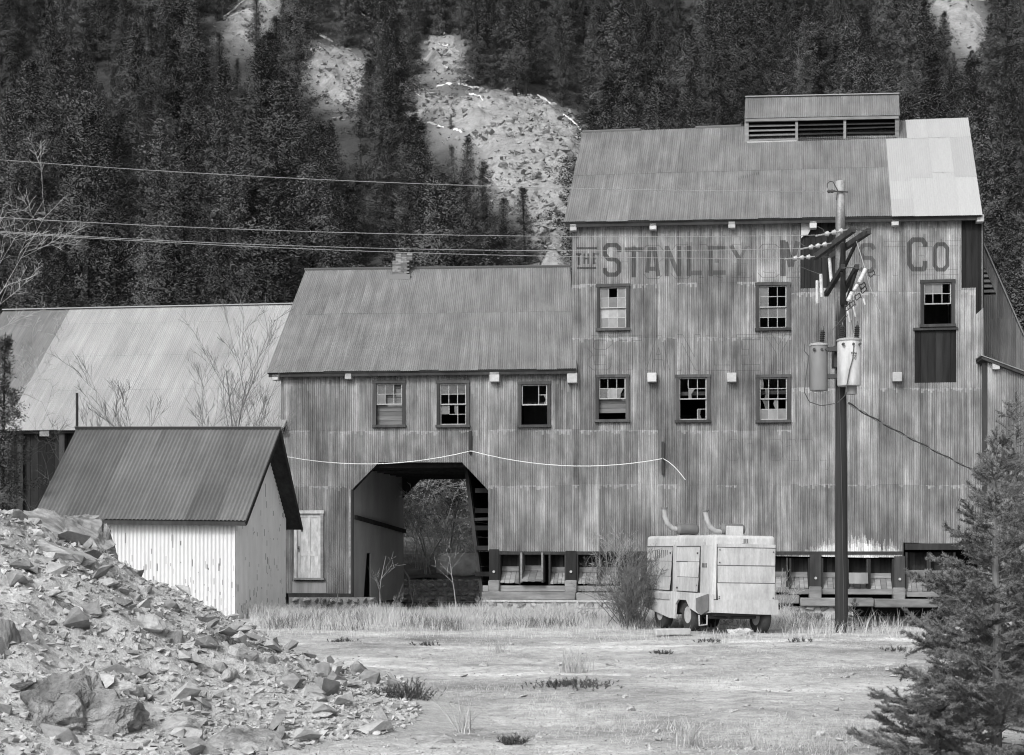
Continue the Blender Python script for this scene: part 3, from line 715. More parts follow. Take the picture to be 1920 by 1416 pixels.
# beam ends through the wall
def beam_end(parent, fr, px, py, s, l=.26):
    c = fr.P(px, py); h = s / 56.0 / 2
    o = MB().box(-h, h, -l, .15, -h, h).build('beam_end', M['pale_wood'], parent); o.location = (c.x, 0, c.z); bevel(o, .012, 1)
for px, py in [(1076, 429), (1225, 427), (1372, 424), (1524, 424), (1677, 419), (1836, 412)]: beam_end(mill, MF, px, py, 13)
for px, py in [(1223, 709), (1372, 709), (1681, 708)]: beam_end(mill, MF, px, py, 17)
# roof
DM = 3.9
ER, EL = MF.P(1842, 402, -.32), MF.P(1057, 416, -.32)
RL, RR = MF.P(1092, 249, DM), MF.P(1815, 222, DM)
mill_roof = link('roof', None, mill)
RC = (EL, ER, RR, RL)
W_ = (ER - EL).length
ncol = int(round(W_ / .70)); 
def roof_px(s, t): p = lerp(lerp(EL, ER, s), lerp(RL, RR, s), t); return project(MF.O + MF.eu * p.x + MF.ed * p.y + Vector((0, 0, p.z)))
for i in range(ncol):
    s0, s1 = i / ncol, (i + 1) / ncol
    px, py = roof_px((s0 + s1) / 2, 0.5)
    if px > 1648: 
        px0 = roof_px((s0 + s1) / 2, .0)[0]
        if px0 < 1700:
            cuts = [0, .16, .34, .5, .66, .8]; 
            for k in range(5): roof_sheet(mill_roof, 'roof_sheet', M['roof_tin_new'], RC, s0, s1, cuts[k] - .012, cuts[k+1], amp=.004, lift=.012 + .004 * (5 - k) % 3)
            roof_sheet(mill_roof, 'roof_sheet', M['roof_tin'], RC, s0, s1, .8, 1, lift=.01)
        else:
            c1 = .42 + rnd.choice((0, .0, -.05)); c2 = .8
            roof_sheet(mill_roof, 'roof_sheet', M['roof_tin_new'], RC, s0, s1, -.01, c1 + .015, amp=.003, lift=.014 + .003 * (i % 2)); roof_sheet(mill_roof, 'roof_sheet', M['roof_tin_new'], RC, s0, s1, c1, c2, amp=.003, lift=.022 + .003 * (i % 2)); roof_sheet(mill_roof, 'roof_sheet', M['roof_tin_new'], RC, s0, s1, c2 - .01, 1, amp=.003, lift=.030 + .003 * (i % 2))
    else:
        c1 = .50 + rnd.uniform(-.004, .004)
        roof_sheet(mill_roof, 'roof_sheet', M['roof_tin'], RC, s0, s1, 0 + rnd.uniform(-.006, .004), c1 + .012, lift=.002 * (i % 2))
        roof_sheet(mill_roof, 'roof_sheet', M['roof_tin'], RC, s0, s1, c1, 1, lift=.012 + .002 * (i % 2))
BL, BR = Vector((EL.x, 2 * DM + .32, EL.z)), Vector((ER.x, 2 * DM + .32, ER.z))
roof_sheet(mill_roof, 'rear_roof_slope', M['plain_tin'], (BR, BL, RL, RR), 0, 1, 0, 1, seg=2)
MB().tube([RL + Vector((0, 0, .03)), RL.lerp(RR, .155) + Vector((0, 0, .03))], .05, 6).tube([RL.lerp(RR, .3) + Vector((0, 0, .03)), RL.lerp(RR, .42) + Vector((0, 0, .03))], .05, 6).build('ridge_cap', M['shed_roof'], mill_roof)
MB().bar(EL + Vector((0.05, .08, -.10)), ER + Vector((-.05, .08, -.10)), .04, .14).build('fascia', M['dark_wood'], mill_roof)
MB().poly([EL + Vector((.02, .02, -.02)), ER + Vector((-.02, .02, -.02)), RR + Vector((-.02, 0, -.06)), RL + Vector((.02, 0, -.06))], (0, .03, -.05)).build('roof_deck', M['dark_wood'], mill_roof)
def gable(parent, x, zl, zr, D, zb=0.0, mt=None, name='end_wall', zridge=None, dr=None, th=.02):
    MB().poly([(x, .04, zb), (x, D - .04, zb), (x, D - .04, zr - .1), (x, dr or D/2, zridge - .12), (x, .04, zl - .1)], (th, 0, 0)).build(name, mt or M['plain_tin'], parent)
uL, uR = MF.P(1072, 800).x, MF.P(1843, 800).x
gable(mill, uL + .01, EL.z, EL.z, 2 * DM, zridge=RL.z, dr=DM); gable(mill, uR - .03, ER.z, ER.z, 2 * DM, zridge=RR.z, dr=DM)
MB().box(uL + .04, uR - .04, 2 * DM - .08, 2 * DM - .05, 0, EL.z - .1).build('rear_wall', M['plain_tin'], mill)
for z in (4.2, 7.1): MB().box(uL + .05, uR - .05, .2, 2 * DM - .1, z, z + .12).build('floor_deck', M['dark_wood'], mill)
# ventilator along the ridge
vent = link('roof_ventilator', None, mill)
dv = DM - .75
VL0, VR0, VL1, VR1 = MF.P(1400, 266, dv), MF.P(1682, 258, dv), MF.P(1400, 222, dv), MF.P(1682, 217, dv)
rl, rr_ = MF.P(1398, 183, dv + .75), MF.P(1685, 177, dv + .75)
el, er = MF.P(1396, 222, dv - .12), MF.P(1687, 216, dv - .12)
for i in range(8): roof_sheet(vent, 'roof_sheet', M['roof_tin'], (el, er, rr_, rl), i / 8, (i + 1) / 8, 0, 1, lift=.002 * (i % 2))
bl_, br_ = Vector((el.x, dv + 1.62, el.z)), Vector((er.x, dv + 1.62, er.z))
roof_sheet(vent, 'rear_roof_slope', M['plain_tin'], (br_, bl_, rl, rr_), 0, 1, 0, 1, seg=2)
MB().bar(rl + Vector((-.02, 0, .02)), rr_ + Vector((.02, 0, .02)), .16, .03).build('ridge_cap', M['roof_tin_pale'], vent)
MB().bar(el + Vector((.03, .04, -.06)), er + Vector((-.03, .04, -.06)), .04, .1).build('fascia', M['grey_wood'], vent)
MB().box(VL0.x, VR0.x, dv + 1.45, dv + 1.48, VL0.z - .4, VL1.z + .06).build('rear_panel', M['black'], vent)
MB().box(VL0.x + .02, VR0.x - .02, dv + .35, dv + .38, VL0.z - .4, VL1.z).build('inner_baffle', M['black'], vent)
for x in (VL0.x, VR0.x - .03): MB().poly([(x, dv + .01, VL0.z - .5), (x, dv + 1.5, VL0.z - .5), (x, dv + 1.5, VL1.z), (x, dv + .75, rl.z - .1), (x, dv + .01, VL1.z)], (.03, 0, 0)).build('end_panel', M['grey_wood'], vent)
posts = [0, .335, .655, 1.0]
for i, s in enumerate(posts):
    a, b = VL0.lerp(VR0, s), VL1.lerp(VR1, s); dx = .07 if i in (0, 3) else .045
    MB().box(a.x - dx, a.x + dx, dv - .03, dv + .05, a.z - .06, b.z + .05).build('post', M['grey_wood'], vent)
for i in range(3):
    s0, s1 = posts[i], posts[i+1]; n = 5
    a0, a1, b0, b1 = VL0.lerp(VR0, s0), VL0.lerp(VR0, s1), VL1.lerp(VR1, s0), VL1.lerp(VR1, s1)
    for k in range(n):
        t = (k + .12) / n
        p, q = a0.lerp(b0, t), a1.lerp(b1, t + (rnd.uniform(-.05, .04) if i == 2 else 0))
        tilt = .10
        m = MB().hexa([(p.x + .05, dv - .02, p.z), (q.x - .05, dv - .02, q.z), (q.x - .05, dv + .14, q.z + tilt), (p.x + .05, dv + .14, p.z + tilt), (p.x + .05, dv - .02, p.z + .018), (q.x - .05, dv - .02, q.z + .018), (q.x - .05, dv + .14, q.z + tilt + .018), (p.x + .05, dv + .14, p.z + tilt + .018)])
        m.build('louvre_slat', M['grey_wood' if i == 0 else 'dark_wood'], vent)
for p, q, m_ in ((VL0, VL0.lerp(VR0, .335), 'pale_wood'), (VL0.lerp(VR0, .34), VR0, 'dark_wood')): MB().bar(p + Vector((.02, -.05, -.04)), q + Vector((0, -.05, -.04)), .04, .06).build('sill', M[m_], vent)

# ore-bin front under the tall wall
bins = link('bin_front', None, mill)
def px_box(fr, x0, y0, x1, y1, d0, d1):
    a, b = fr.P(x0, y1, d0), fr.P(x1, y0, d0); return MB().box(a.x, b.x, d0, d1, a.z, b.z)
for x0, x1, yt, yb in ((917, 935, 1030, 1112), (1061, 1080, 1033, 1112), (1519, 1540, 1040, 1124), (1677, 1697, 1043, 1126), (1205, 1223, 1034, 1114), (1370, 1388, 1036, 1118)):
    px_box(MF, x0, yt, x1, yb - 24, -.02, .3).build('post', M['dark_wood'], bins)
    o = px_box(MF, x0 - 2, yb - 24, x1 + 1, yb, -.16, .4).build('foot_block', M['grey_wood'], bins); bevel(o, .03, 1)
    c = MF.P((x0 + x1) / 2, yb - 40, -.02); MB().tube([c + Vector((0, .02, 0)), c + Vector((0, -.05, 0))], .045, 8).build('bolt', M['rust_metal'], bins)
def chute(x0, x1, yt, yb, n, out=0.0):
    a, b = MF.P(x0, yb, 0), MF.P(x1, yt, 0)
    H = b.z - a.z; w = (b.x - a.x) / n
    for i in range(n):                            # back boards and sloping apron planks
        MB().box(a.x + w*i + .003, a.x + w*(i+1) - .003, .62, .65, a.z + H * .36, b.z).build('back_board', M['dark_wood'], bins)
        MB().hexa([(a.x + w*i + .006, .05 - out, a.z + H*.04), (a.x + w*(i+1) - .006, .05 - out, a.z + H*.04 + rnd.uniform(-.02, .02)), (a.x + w*(i+1) - .006, .62, a.z + H*.4), (a.x + w*i + .006, .62, a.z + H*.4),
                   (a.x + w*i + .006, .05 - out, a.z + H*.09), (a.x + w*(i+1) - .006, .05 - out, a.z + H*.09), (a.x + w*(i+1) - .006, .62, a.z + H*.45), (a.x + w*i + .006, .62, a.z + H*.45)]).build('apron_plank', M['grey_wood'], bins)
    MB().box(a.x, b.x, .5, .56, a.z + H * .4, a.z + H * .56).build('gate_board', M['grey_wood'], bins)
    for x in (a.x, b.x): MB().box(x - .03, x + .03, -out * .8 + .04, .64, a.z, b.z).build('divider', M['dark_wood' if out == 0 else 'grey_wood'], bins)
for c in ((936, 974, 1036, 1096, 4), (979, 1018, 1036, 1092, 3, .35), (1030, 1060, 1037, 1097, 4), (1082, 1120, 1038, 1097, 5), (1124, 1160, 1038, 1097, 4), (1164, 1203, 1038, 1098, 4), (1390, 1430, 1042, 1104, 4), (1434, 1476, 1046, 1106, 4), (1482, 1517, 1047, 1106, 4), (1542, 1584, 1047, 1108, 4), (1590, 1627, 1048, 1112, 3), (1631, 1675, 1048, 1110, 4), (1700, 1740, 1036, 1112, 4), (1744, 1790, 1036, 1114, 4)): chute(*c)
for x0, x1, y in ((905, 1245, 1099), (1245, 1480, 1101), (1480, 1700, 1105), (1700, 1846, 1110)):
    px_box(MF, x0, y, x1 - .5, y + 9, .0, .12).build('cross_beam', M['grey_wood'], bins)
px_box(MF, 1697, 1019, 1846, 1031, -.01, .2).build('header_beam', M['dark_wood'], bins)
px_box(MF, 917, 1034, 1694, 1040, .02, .1).build('header_beam', M['dark_wood'], bins)
for i, (x0, x1, y) in enumerate(((903, 1080, 1110), (1080, 1240, 1112), (1240, 1500, 1116), (1500, 1640, 1122), (1640, 1760, 1124), (1760, 1850, 1124))):
    o = px_box(MF, x0, y, x1 - 1, y + 15, -.42, .15).build('sill_timber', M['grey_wood'], bins); bevel(o, .03, 1)
a, b = MF.P(1592, 1100, -.12), MF.P(1628, 1074, -.12)   # bent tin flap
pts = []
for i in range(9):
    s = i / 8; pts.append((lerp(a.x, b.x, s), -.12 - .10 * math.sin(math.pi * s)))
m = MB()
for (x0, y0), (x1, y1) in zip(pts, pts[1:]): m.hexa([(x0, y0, a.z + .1), (x1, y1, a.z + .1), (x1, y1 + .01, a.z + .1), (x0, y0 + .01, a.z + .1), (x0, y0 + .12, b.z), (x1, y1 + .12, b.z), (x1, y1 + .13, b.z), (x0, y0 + .13, b.z)])
smooth_by_angle(m.build('bent_flap', M['tank_dark'], bins))
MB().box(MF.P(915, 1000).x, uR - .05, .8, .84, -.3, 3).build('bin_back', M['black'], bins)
def stone_course(parent, fr, x0, x1, y0, y1, d, size, mt, name='stone', fill=None):
    a, b = fr.P(x0, y1, d), fr.P(x1, y0, d); z = a.z; n = 0
    if fill: MB().box(a.x, b.x, d + .10, d + .5, a.z - .3, b.z - .03).build('mortar_core', fill, parent)
    while z < b.z - size * .3:
        h = min(size * rnd.uniform(.75, 1.15), b.z - z); x = a.x + rnd.uniform(-.1, .05)
        while x < b.x - .05:
            w = size * rnd.uniform(.9, 2.0)
            if x + w > b.x + .1: w = b.x - x + .05
            o = link(name, (STONES_PALE if mt is M['stone_pale'] else STONES)[rnd.randrange(6)], parent)
            o.location = (x + w / 2, d + .1 + rnd.uniform(-.04, .04), z + h / 2 + rnd.uniform(-.02, .02)); o.scale = (w * 1.12, .42, h * 1.18); o.rotation_euler = (0, rnd.uniform(-.12, .12), rnd.choice((0, math.pi)))
            x += w; n += 1
        z += h
STONES_PALE = [np_mesh('stone', *hull_rock(320 + i, 18), M['stone_pale']) for i in range(6)]
STONES = [np_mesh('stone', *hull_rock(300 + i, 18), M['stone']) for i in range(6)]
found = thing('stone_foundation', 'rubble stone footing with pale mortar under the ore bins', 'foundation', MF.O, MF.rot)
stone_course(found, MF, 903, 1240, 1126, 1168, -.5, .26, M['stone'], fill=M['mortar'])
stone_course(found, MF, 1470, 1600, 1136, 1180, -.3, .3, M['stone'], fill=M['mortar'])
MB().box(MF.P(905, 1100, -.46).x, MF.P(1240, 1100, -.46).x, -.47, -.02, MF.P(1000, 1129, -.47).z, MF.P(1000, 1125, -.47).z).build('mortar_bed', M['mortar'], found)

# ------------------------------------------------------------------ the lower wing with the drive-through
wing = thing('mill_wing', 'lower corrugated tin wing with chimney and an open drive-through passage', 'building', WF.O, WF.rot)
window(wing, WF, (700, 713, 760, 802), ['gg.', 'g..', '...', '...'], boards=(0, 1.0), lower='none')
window(wing, WF, (819, 713, 880, 802), ['ggg', '...', 'gb.', '...'], lower='right_bits')
window(wing, WF, (972, 715, 1032, 802), ['...', '..b', '...', '...'], upper='left_gone', lower='none')
weave = line_fn(WF, [(500, 699), (1085, 693)])
WLn = [course(WF, y, 700) for y in (808, 912)]; WRn = [course(WF, y, 1000) for y in (806, 911)]
wbotl, wbotr = line_fn(WF, [(530, 1112), (660, 1117)]), line_fn(WF, [(915, 1033), (1240, 1037)])
tq = [WF.P(*p) for p in ((660, 918), (710, 867), (866, 867), (915, 919))]
def tunnel_open(u):
    if not (tq[0].x < u < tq[3].x): return []
    return [(-9, float(np.interp(u, [p.x for p in tq], [p.z for p in tq])))]
door_open = rect_open(WF, 556, 962, 604, 1086)
wing_open = WIN['mill_wing'] + [tunnel_open, door_open]
lay_wall(wing, WF, 527, 660, lambda px: [weave] + WLn + [wbotl], wing_open, [], 0, 4)
lay_wall(wing, WF, 660, 915, lambda px: [weave, WLn[0], lambda u: tq[0].z - .2], wing_open, [], .001, 5)
lay_wall(wing, WF, 915, 1072, lambda px: [weave] + WRn + [wbotr], wing_open, [], 0, 6)
DW = 3.7; DWR = 2 * DW + 1.2
EL, ER = WF.P(500, 698, -.32), WF.P(1081, 691, -.32); RL, RR = WF.P(573, 507, DW), WF.P(1069, 501, DW)
wroof = link('roof', None, wing); RC = (EL, ER, RR, RL); ncol = int(round((ER - EL).length / .68))
for i in range(ncol):
    c1 = .545 + rnd.uniform(-.004, .004)
    roof_sheet(wroof, 'roof_sheet', M['roof_tin'], RC, i / ncol, (i + 1) / ncol, rnd.uniform(-.006, .004), c1 + .012, lift=.002 * (i % 2))
    roof_sheet(wroof, 'roof_sheet', M['roof_tin'], RC, i / ncol, (i + 1) / ncol, c1, 1, lift=.012 + .002 * (i % 2))
roof_sheet(wroof, 'rear_roof_slope', M['plain_tin'], (Vector((ER.x, DWR + .3, EL.z - .3)), Vector((EL.x, DWR + .3, EL.z - .3)), RL, RR), 0, 1, 0, 1, seg=2)
MB().tube([RL + Vector((-.05, 0, .03)), RR + Vector((0, 0, .03))], .055, 6).build('ridge_cap', M['shed_roof'], wroof)
MB().bar(EL + Vector((.05, .08, -.10)), ER + Vector((-.03, .08, -.10)), .04, .13).build('fascia', M['dark_wood'], wroof)
MB().poly([EL + Vector((.02, .02, -.02)), ER + Vector((-.02, .02, -.02)), RR + Vector((-.02, 0, -.06)), RL + Vector((.02, 0, -.06))], (0, .03, -.05)).build('roof_deck', M['dark_wood'], wroof)
for px, py, s in ((520, 708, 13), (656, 706, 13), (929, 708, 19), (1074, 710, 19)): beam_end(wing, WF, px, py, s)
for s in range(1, 12):                            # rafter ends under the eave
    p = EL.lerp(ER, s / 12); MB().bar(p + Vector((0, .12, -.12)), p + Vector((0, .4, .2)), .05, .09).build('rafter_end', M['dark_wood'], wroof)
uL, uR = WF.P(527, 800).x, WF.P(1072, 800).x
gable(wing, uL + .01, EL.z, EL.z - .3, DWR, zridge=RL.z, dr=DW)
uT0, uT1 = WF.P(660, 1000).x, WF.P(915, 1000).x
zc = tq[1].z + .03
for a, b in ((uL + .04, uT0 - .02), (uT1 + .1, uR)): MB().box(a, b, DWR - .06, DWR - .03, 0, EL.z - .4).build('rear_wall', M['plain_tin'], wing)
MB().box(uT0 - .02, uT1 + .1, DWR - .06, DWR - .03, WF.P(820, 899, DWR).z, EL.z - .4).build('rear_wall', M['dark_wood'], wing)
MB().box(uL + .05, uR, .12, DWR - .1, zc, zc + .1).build('passage_ceiling', M['dark_wood'], wing)
for k in range(8):
    y = .4 + k * 1.08; MB().box(uT0 + .05, uT1, y, y + .12, zc - .2, zc - .004).build('ceiling_joist', M['dark_wood'], wing)
# left lining of the passage with its dark slot
slot = [(uT0, 1.7, 0), ]
lin = link('passage_lining', None, wing)
ztop = zc - .01
MB().box(uT0 - .03, uT0 + .01, .10, 1.55, 0, ztop).build('lining_panel', M['plaster'], lin)
MB().hexa([(uT0 - .03, 1.55, 0), (uT0 + .01, 1.55, 0), (uT0 + .01, 1.60, 0), (uT0 - .03, 1.60, 0), (uT0 - .03, 1.55, 1.8), (uT0 + .01, 1.55, 1.8), (uT0 + .01, 2.15, 1.8), (uT0 - .03, 2.15, 1.8)]).build('lining_panel', M['plaster'], lin)
MB().box(uT0 - .03, uT0 + .01, 1.55, 2.75, 1.8, ztop).build('lining_panel', M['plaster'], lin)
MB().box(uT0 - .03, uT0 + .01, 2.75, DWR - .1, 0, ztop).build('lining_panel', M['plaster'], lin)
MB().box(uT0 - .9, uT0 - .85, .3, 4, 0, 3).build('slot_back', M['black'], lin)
MB().bar((uT0 + .06, .3, 3.05), (uT0 + .06, DWR - .1, 2.66), .10, .14).build('rubbing_rail', M['dark_wood'], lin)
for x in (uT0 - .07, uT0 + .0): MB().box(x - .03, x + .03, -.03, .12, .1, tq[0].z).build('corner_post', M['grey_wood' if x < uT0 - .03 else 'dark_wood'], lin)
# corner braces: chamfers at both ends
for d0 in (.12, DWR - .35):
    w_ = tq[1].x - tq[0].x
    MB().poly([(uT0 + .02, d0, tq[0].z - .02), (uT0 + w_, d0, zc - .02), (uT0 + w_ - .02, d0, zc + .02), (uT0 + .02, d0, zc + .02)], (0, .14, 0)).build('corner_brace', M['dark_wood'], wing)
    MB().poly([(uT1 - .0, d0, tq[3].z - .02), (uT1 - w_, d0, zc - .02), (uT1 - w_, d0, zc + .02), (uT1 - .0, d0, zc + .02)], (0, .14, 0)).build('corner_brace', M['dark_wood'], wing)
# leaning bin side on the right of the passage
q0, q1 = WF.P(880, 898, 1.3), WF.P(906, 1118, 1.3)
for k in range(9):
    z0, z1 = lerp(q1.z, zc, k / 9), lerp(q1.z, zc, (k + 1) / 9); x0, x1 = lerp(q1.x, q0.x - .1, k / 9), lerp(q1.x, q0.x - .1, (k + 1) / 9)
    MB().hexa([(x0, 1.35, z0 + .006), (x0 + .06, 1.35, z0 + .006), (x0 + .06, DWR - .2, z0 + .006), (x0, DWR - .2, z0 + .006), (x1, 1.35, z1 - .006), (x1 + .06, 1.35, z1 - .006), (x1 + .06, DWR - .2, z1 - .006), (x1, DWR - .2, z1 - .006)]).build('bin_plank', M['dark_wood'], wing)
MB().bar((q1.x - .02, 1.2, q1.z), (q0.x - .12, 1.2, zc), .12, .14, (0, 1, 0)).build('leaning_post', M['dark_wood'], wing)
for z in (1.0, 1.9, 2.6, 3.2, 3.9): MB().box(q0.x + .25, uT1 + .02, 1.0, 1.08, z, z + .16).build('rail', M['black_board'], wing)
MB().bar(WF.P(849, 976, 1.2), WF.P(915, 973, 1.2), .06, .1).build('loose_plank', M['dark_wood'], wing)
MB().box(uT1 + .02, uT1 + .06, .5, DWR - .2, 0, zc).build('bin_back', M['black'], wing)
# panelled door
a, b = WF.P(552, 1089), WF.P(607, 957)
door = link('door', None, wing); door.location = (a.x, 0, a.z)
W, H = b.x - a.x, b.z - a.z
MB().box(0, .1, -.06, .06, .1, H - .11).build('door_frame', M['door_paint'], door); MB().box(W - .1, W, -.06, .06, .1, H - .11).build('door_frame', M['grey_wood'], door)
MB().box(-.02, W + .02, -.07, .06, H - .11, H).build('door_head', M['door_paint'], door); MB().box(-.02, W + .04, -.14, .08, .03, .1).build('threshold', M['grey_wood'], door)
MB().box(.1, W - .1, .03, .07, .1, H - .11).build('door_leaf', M['door_paint'], door)
iw = W - .2; st = .1
for (x0, x1, z0, z1) in ((.1, .1 + st, .1, H - .11), (W - .1 - st, W - .1, .1, H - .11), (W/2 - .04, W/2 + .04, .1, H - .11)): MB().box(x0, x1, .012, .03, z0 + .002, z1 - .002).build('stile', M['door_paint'], door)
for z0, z1 in ((.1, .3), (.86, 1.02), (H - .25, H - .11)):
    for x0, x1 in ((.1 + st, W/2 - .04), (W/2 + .04, W - .1 - st)): MB().box(x0 + .001, x1 - .001, .014, .03, z0 + .002, z1 - .002).build('rail', M['door_paint'], door)
MB().tube([(.16, .012, 1.12), (.16, -.02, 1.12), (.16, -.05, 1.12), (.16, -.07, 1.12)], [.012, .012, .032, .02], 8).build('door_knob', M['metal_dark'], door)
MB().box(.14, .18, .006, .012, .98, 1.2).build('lock_plate', M['metal_dark'], door)
# foot of the wall
px_box(WF, 540, 1113, 658, 1120, -.05, .1).build('base_board', M['dark_wood'], wing)
px_box(WF, 548, 1090, 612, 1112, -.02, .04).build('door_apron', M['plain_tin'], wing)
footing = thing('wing_footing', 'low dark stone footing beneath the panelled door', 'foundation', WF.O, WF.rot)
stone_course(footing, WF, 540, 700, 1119, 1142, -.25, .22, M['stone'], fill=M['stone'])
# brick chimney, its top courses tumbled
chim = link('chimney', None, wing)
c0, c1 = WF.P(736, 520, DW - .35), WF.P(764, 474, DW - .35)
BR = mesh('brick', MB().box(-.1, .1, -.05, .05, -.03, .03).v, MB().box(-.1, .1, -.05, .05, -.03, .03).f, M['brick'])
cw = c1.x - c0.x; nz = int((c1.z - c0.z) / .066)
MB().box(c0.x + .01, c1.x - .01, DW - .36, DW + .2, c0.z - .3, c1.z - .27).build('flue_core', M['brick'], chim)
for k in range(nz):
    n = 2.5 if k < nz - 4 else 1.6 if k < nz - 2 else .9
    x = c0.x + (0.12 if k >= nz - 4 else 0)
    if k % 2 and k < nz - 4:
        o = link('brick', BR, chim); o.location = (x + .05, DW - .33, c0.z + .066 * k + .03); o.scale = (.48, 1, 1); x += .106
    while x < c1.x - .02 - (0.04 if k < nz - 4 else -.02) and (k < nz - 4 or hash01(k * 13 + int(x * 50), 3) < .8):
        for yy in (DW - .35, DW - .24) if k >= nz - 4 else (DW - .35,):
            o = link('brick', BR, chim); o.location = (x + .1, yy + .03 + rnd.uniform(-.008, .008), c0.z + .066 * k + .03); o.rotation_euler = (rnd.uniform(-.03, .03), rnd.uniform(-.04, .04), rnd.uniform(-.06, .06))
        x += .212
for s in (0, 1):
    for k in range(nz - 4):
        for yy in (DW - .14, DW + .07):
            o = link('brick', BR, chim); o.location = ((c0.x + .05, c1.x - .02)[s], yy, c0.z + .066 * k + .03); o.rotation_euler = (0, 0, math.pi / 2 + rnd.uniform(-.05, .05))
MB().box(c0.x - .12, c1.x + .12, DW - .46, DW - .38, c0.z - .1, c0.z + .08).build('flashing', M['roof_tin'], chim)

# ------------------------------------------------------------------ long store behind the shed
store = thing('store_building', 'long tin store whose pale roof joins the left end of the mill wing', 'building', SF_.O, SF_.rot)
DS = 5.5
EL, ER = SF_.P(-130, 806, -.3), SF_.P(533, 800, -.3); RL, RR = SF_.P(6, 583, DS), SF_.P(618, 570, DS)
RC = (EL, ER, RR, RL); sroof = link('roof', None, store)
W_ = (ER - EL).length; ncol = int(round(W_ / .68))
for i in range(ncol):
    p = EL.lerp(ER, (i + .5) / ncol); px = project(SF_.O + SF_.eu * p.x + SF_.ed * p.y + Vector((0, 0, p.z)))[0]
    mt_ = M['roof_tin'] if px < 19 else M['roof_tin_pale']
    cs = [0, .30, .58, .86, 1.0] if px >= 19 else [0, .45, 1.0]
    for k in range(len(cs) - 1): roof_sheet(sroof, 'roof_sheet', mt_, RC, i / ncol, (i + 1) / ncol, cs[k] - (.01 if k == 0 else 0) + rnd.uniform(-.004, .004), cs[k+1] + .01, lift=.008 * k + .003 * (i % 2), seg=5)
roof_sheet(sroof, 'rear_roof_slope', M['plain_tin'], (Vector((ER.x, 2*DS + .3, ER.z)), Vector((EL.x, 2*DS + .3, EL.z)), RL, RR), 0, 1, 0, 1, seg=2)
MB().bar(RL + Vector((0, 0, .04)), RR + Vector((0, 0, .04)), .22, .04).build('ridge_cap', M['roof_tin_pale'], sroof)
MB().bar(EL + Vector((0, .08, -.1)), ER + Vector((0, .08, -.1)), .04, .12).build('fascia', M['dark_wood'], sroof)
MB().poly([EL + Vector((.02, .02, -.02)), ER + Vector((-.02, .02, -.02)), RR + Vector((-.02, 0, -.06)), RL + Vector((.02, 0, -.06))], (0, .03, -.05)).build('roof_deck', M['dark_wood'], sroof)
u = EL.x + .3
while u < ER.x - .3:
    MB().box(u + .004, min(u + .3, ER.x - .3) - .004, .02 + rnd.uniform(0, .02), .06, 0, EL.z - .1).build('wall_board', M['black_board'], store)  # board colour itself carries the deep shade under the eave
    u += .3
for px in (40, 118): 
    p = SF_.P(px, 870, -.06); MB().box(p.x - .1, p.x + .1, -.16, .02, 0, EL.z - .16).build('wall_post', M['dark_wood'], store)
px_box(SF_, 74, 806, 92, 818, -.3, -.04).build('wall_box', M['grey_wood'], store)
gable(store, EL.x + .3, EL.z, EL.z, 2*DS, zridge=RL.z, dr=DS); gable(store, ER.x - .33, ER.z, ER.z, 2*DS, zridge=RR.z, dr=DS)
MB().box(EL.x + .34, ER.x - .36, 2*DS - .08, 2*DS - .05, 0, EL.z - .1).build('rear_wall', M['plain_tin'], store)

# ------------------------------------------------------------------ white shed in front
HF = Frame(290, 43.3 / (1) , 0.14)
HF = Frame(290, 43.3 * (1 + .14 * (440 - CX) / F), 0.14)
shed = thing('white_shed', 'small white painted tin shed with dark ribbed roof by the rubble heap', 'shed', HF.O, HF.rot)
DH = 5.1; SP = .115
uR = HF.P(440, 1000).x; uL = HF.P(96, 1000).x
EL, ER = HF.P(60, 972, -.33), HF.P(462, 976, -.33); RL, RR = HF.P(144, 803, DH / 2), HF.P(527, 803, DH / 2)
def peel_marks(seed, dens, lo, hi):               # paint flaking off in vertical runs
    def f(u):
        r_ = random.Random(int(u / (SP / SEG)) // 2 * 31 + seed); out = []
        for _ in range(4):
            if r_.random() < dens * (.3 + .7 * hash01(int(u / .5), seed)):
                z = lo + (hi - lo) * r_.random() ** 1.8; out.append((z, z + r_.uniform(.02, .22) * (1 if r_.random() < .85 else 1.8), 'peel', r_.uniform(.4, .95)))
        return out
    return f
ezf = lambda u: EL.z + (ER.z - EL.z) * (u - EL.x) / (ER.x - EL.x) - .04
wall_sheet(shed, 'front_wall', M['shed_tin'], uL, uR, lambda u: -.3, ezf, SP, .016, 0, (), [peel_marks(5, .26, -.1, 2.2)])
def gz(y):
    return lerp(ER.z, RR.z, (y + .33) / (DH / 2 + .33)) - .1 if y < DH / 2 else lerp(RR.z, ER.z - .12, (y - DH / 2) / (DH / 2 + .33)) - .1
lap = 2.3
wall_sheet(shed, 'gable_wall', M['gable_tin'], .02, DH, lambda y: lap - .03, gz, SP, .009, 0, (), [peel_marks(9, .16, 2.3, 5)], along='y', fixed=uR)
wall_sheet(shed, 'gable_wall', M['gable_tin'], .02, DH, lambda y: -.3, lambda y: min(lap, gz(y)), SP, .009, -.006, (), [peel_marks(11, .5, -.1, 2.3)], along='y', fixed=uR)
MB().box(uR - .01, uR + .025, -.03, .02, -.3, ER.z - .12).build('corner_trim', M['shed_tin'], shed)
gable(shed, uL, EL.z, EL.z - .1, DH, zridge=RL.z, dr=DH / 2, mt=M['shed_tin']); MB().box(uL + .04, uR - .04, DH - .06, DH - .03, 0, ER.z - .2).build('rear_wall', M['shed_tin'], shed)
hroof = link('roof', None, shed); RC = (EL, ER, RR, RL); n = 7
for i in range(n): roof_sheet(hroof, 'roof_sheet', M['shed_roof'], RC, i / n, (i + 1) / n, 0, 1, SP, .014, lift=.003 * (i % 2), seg=8)
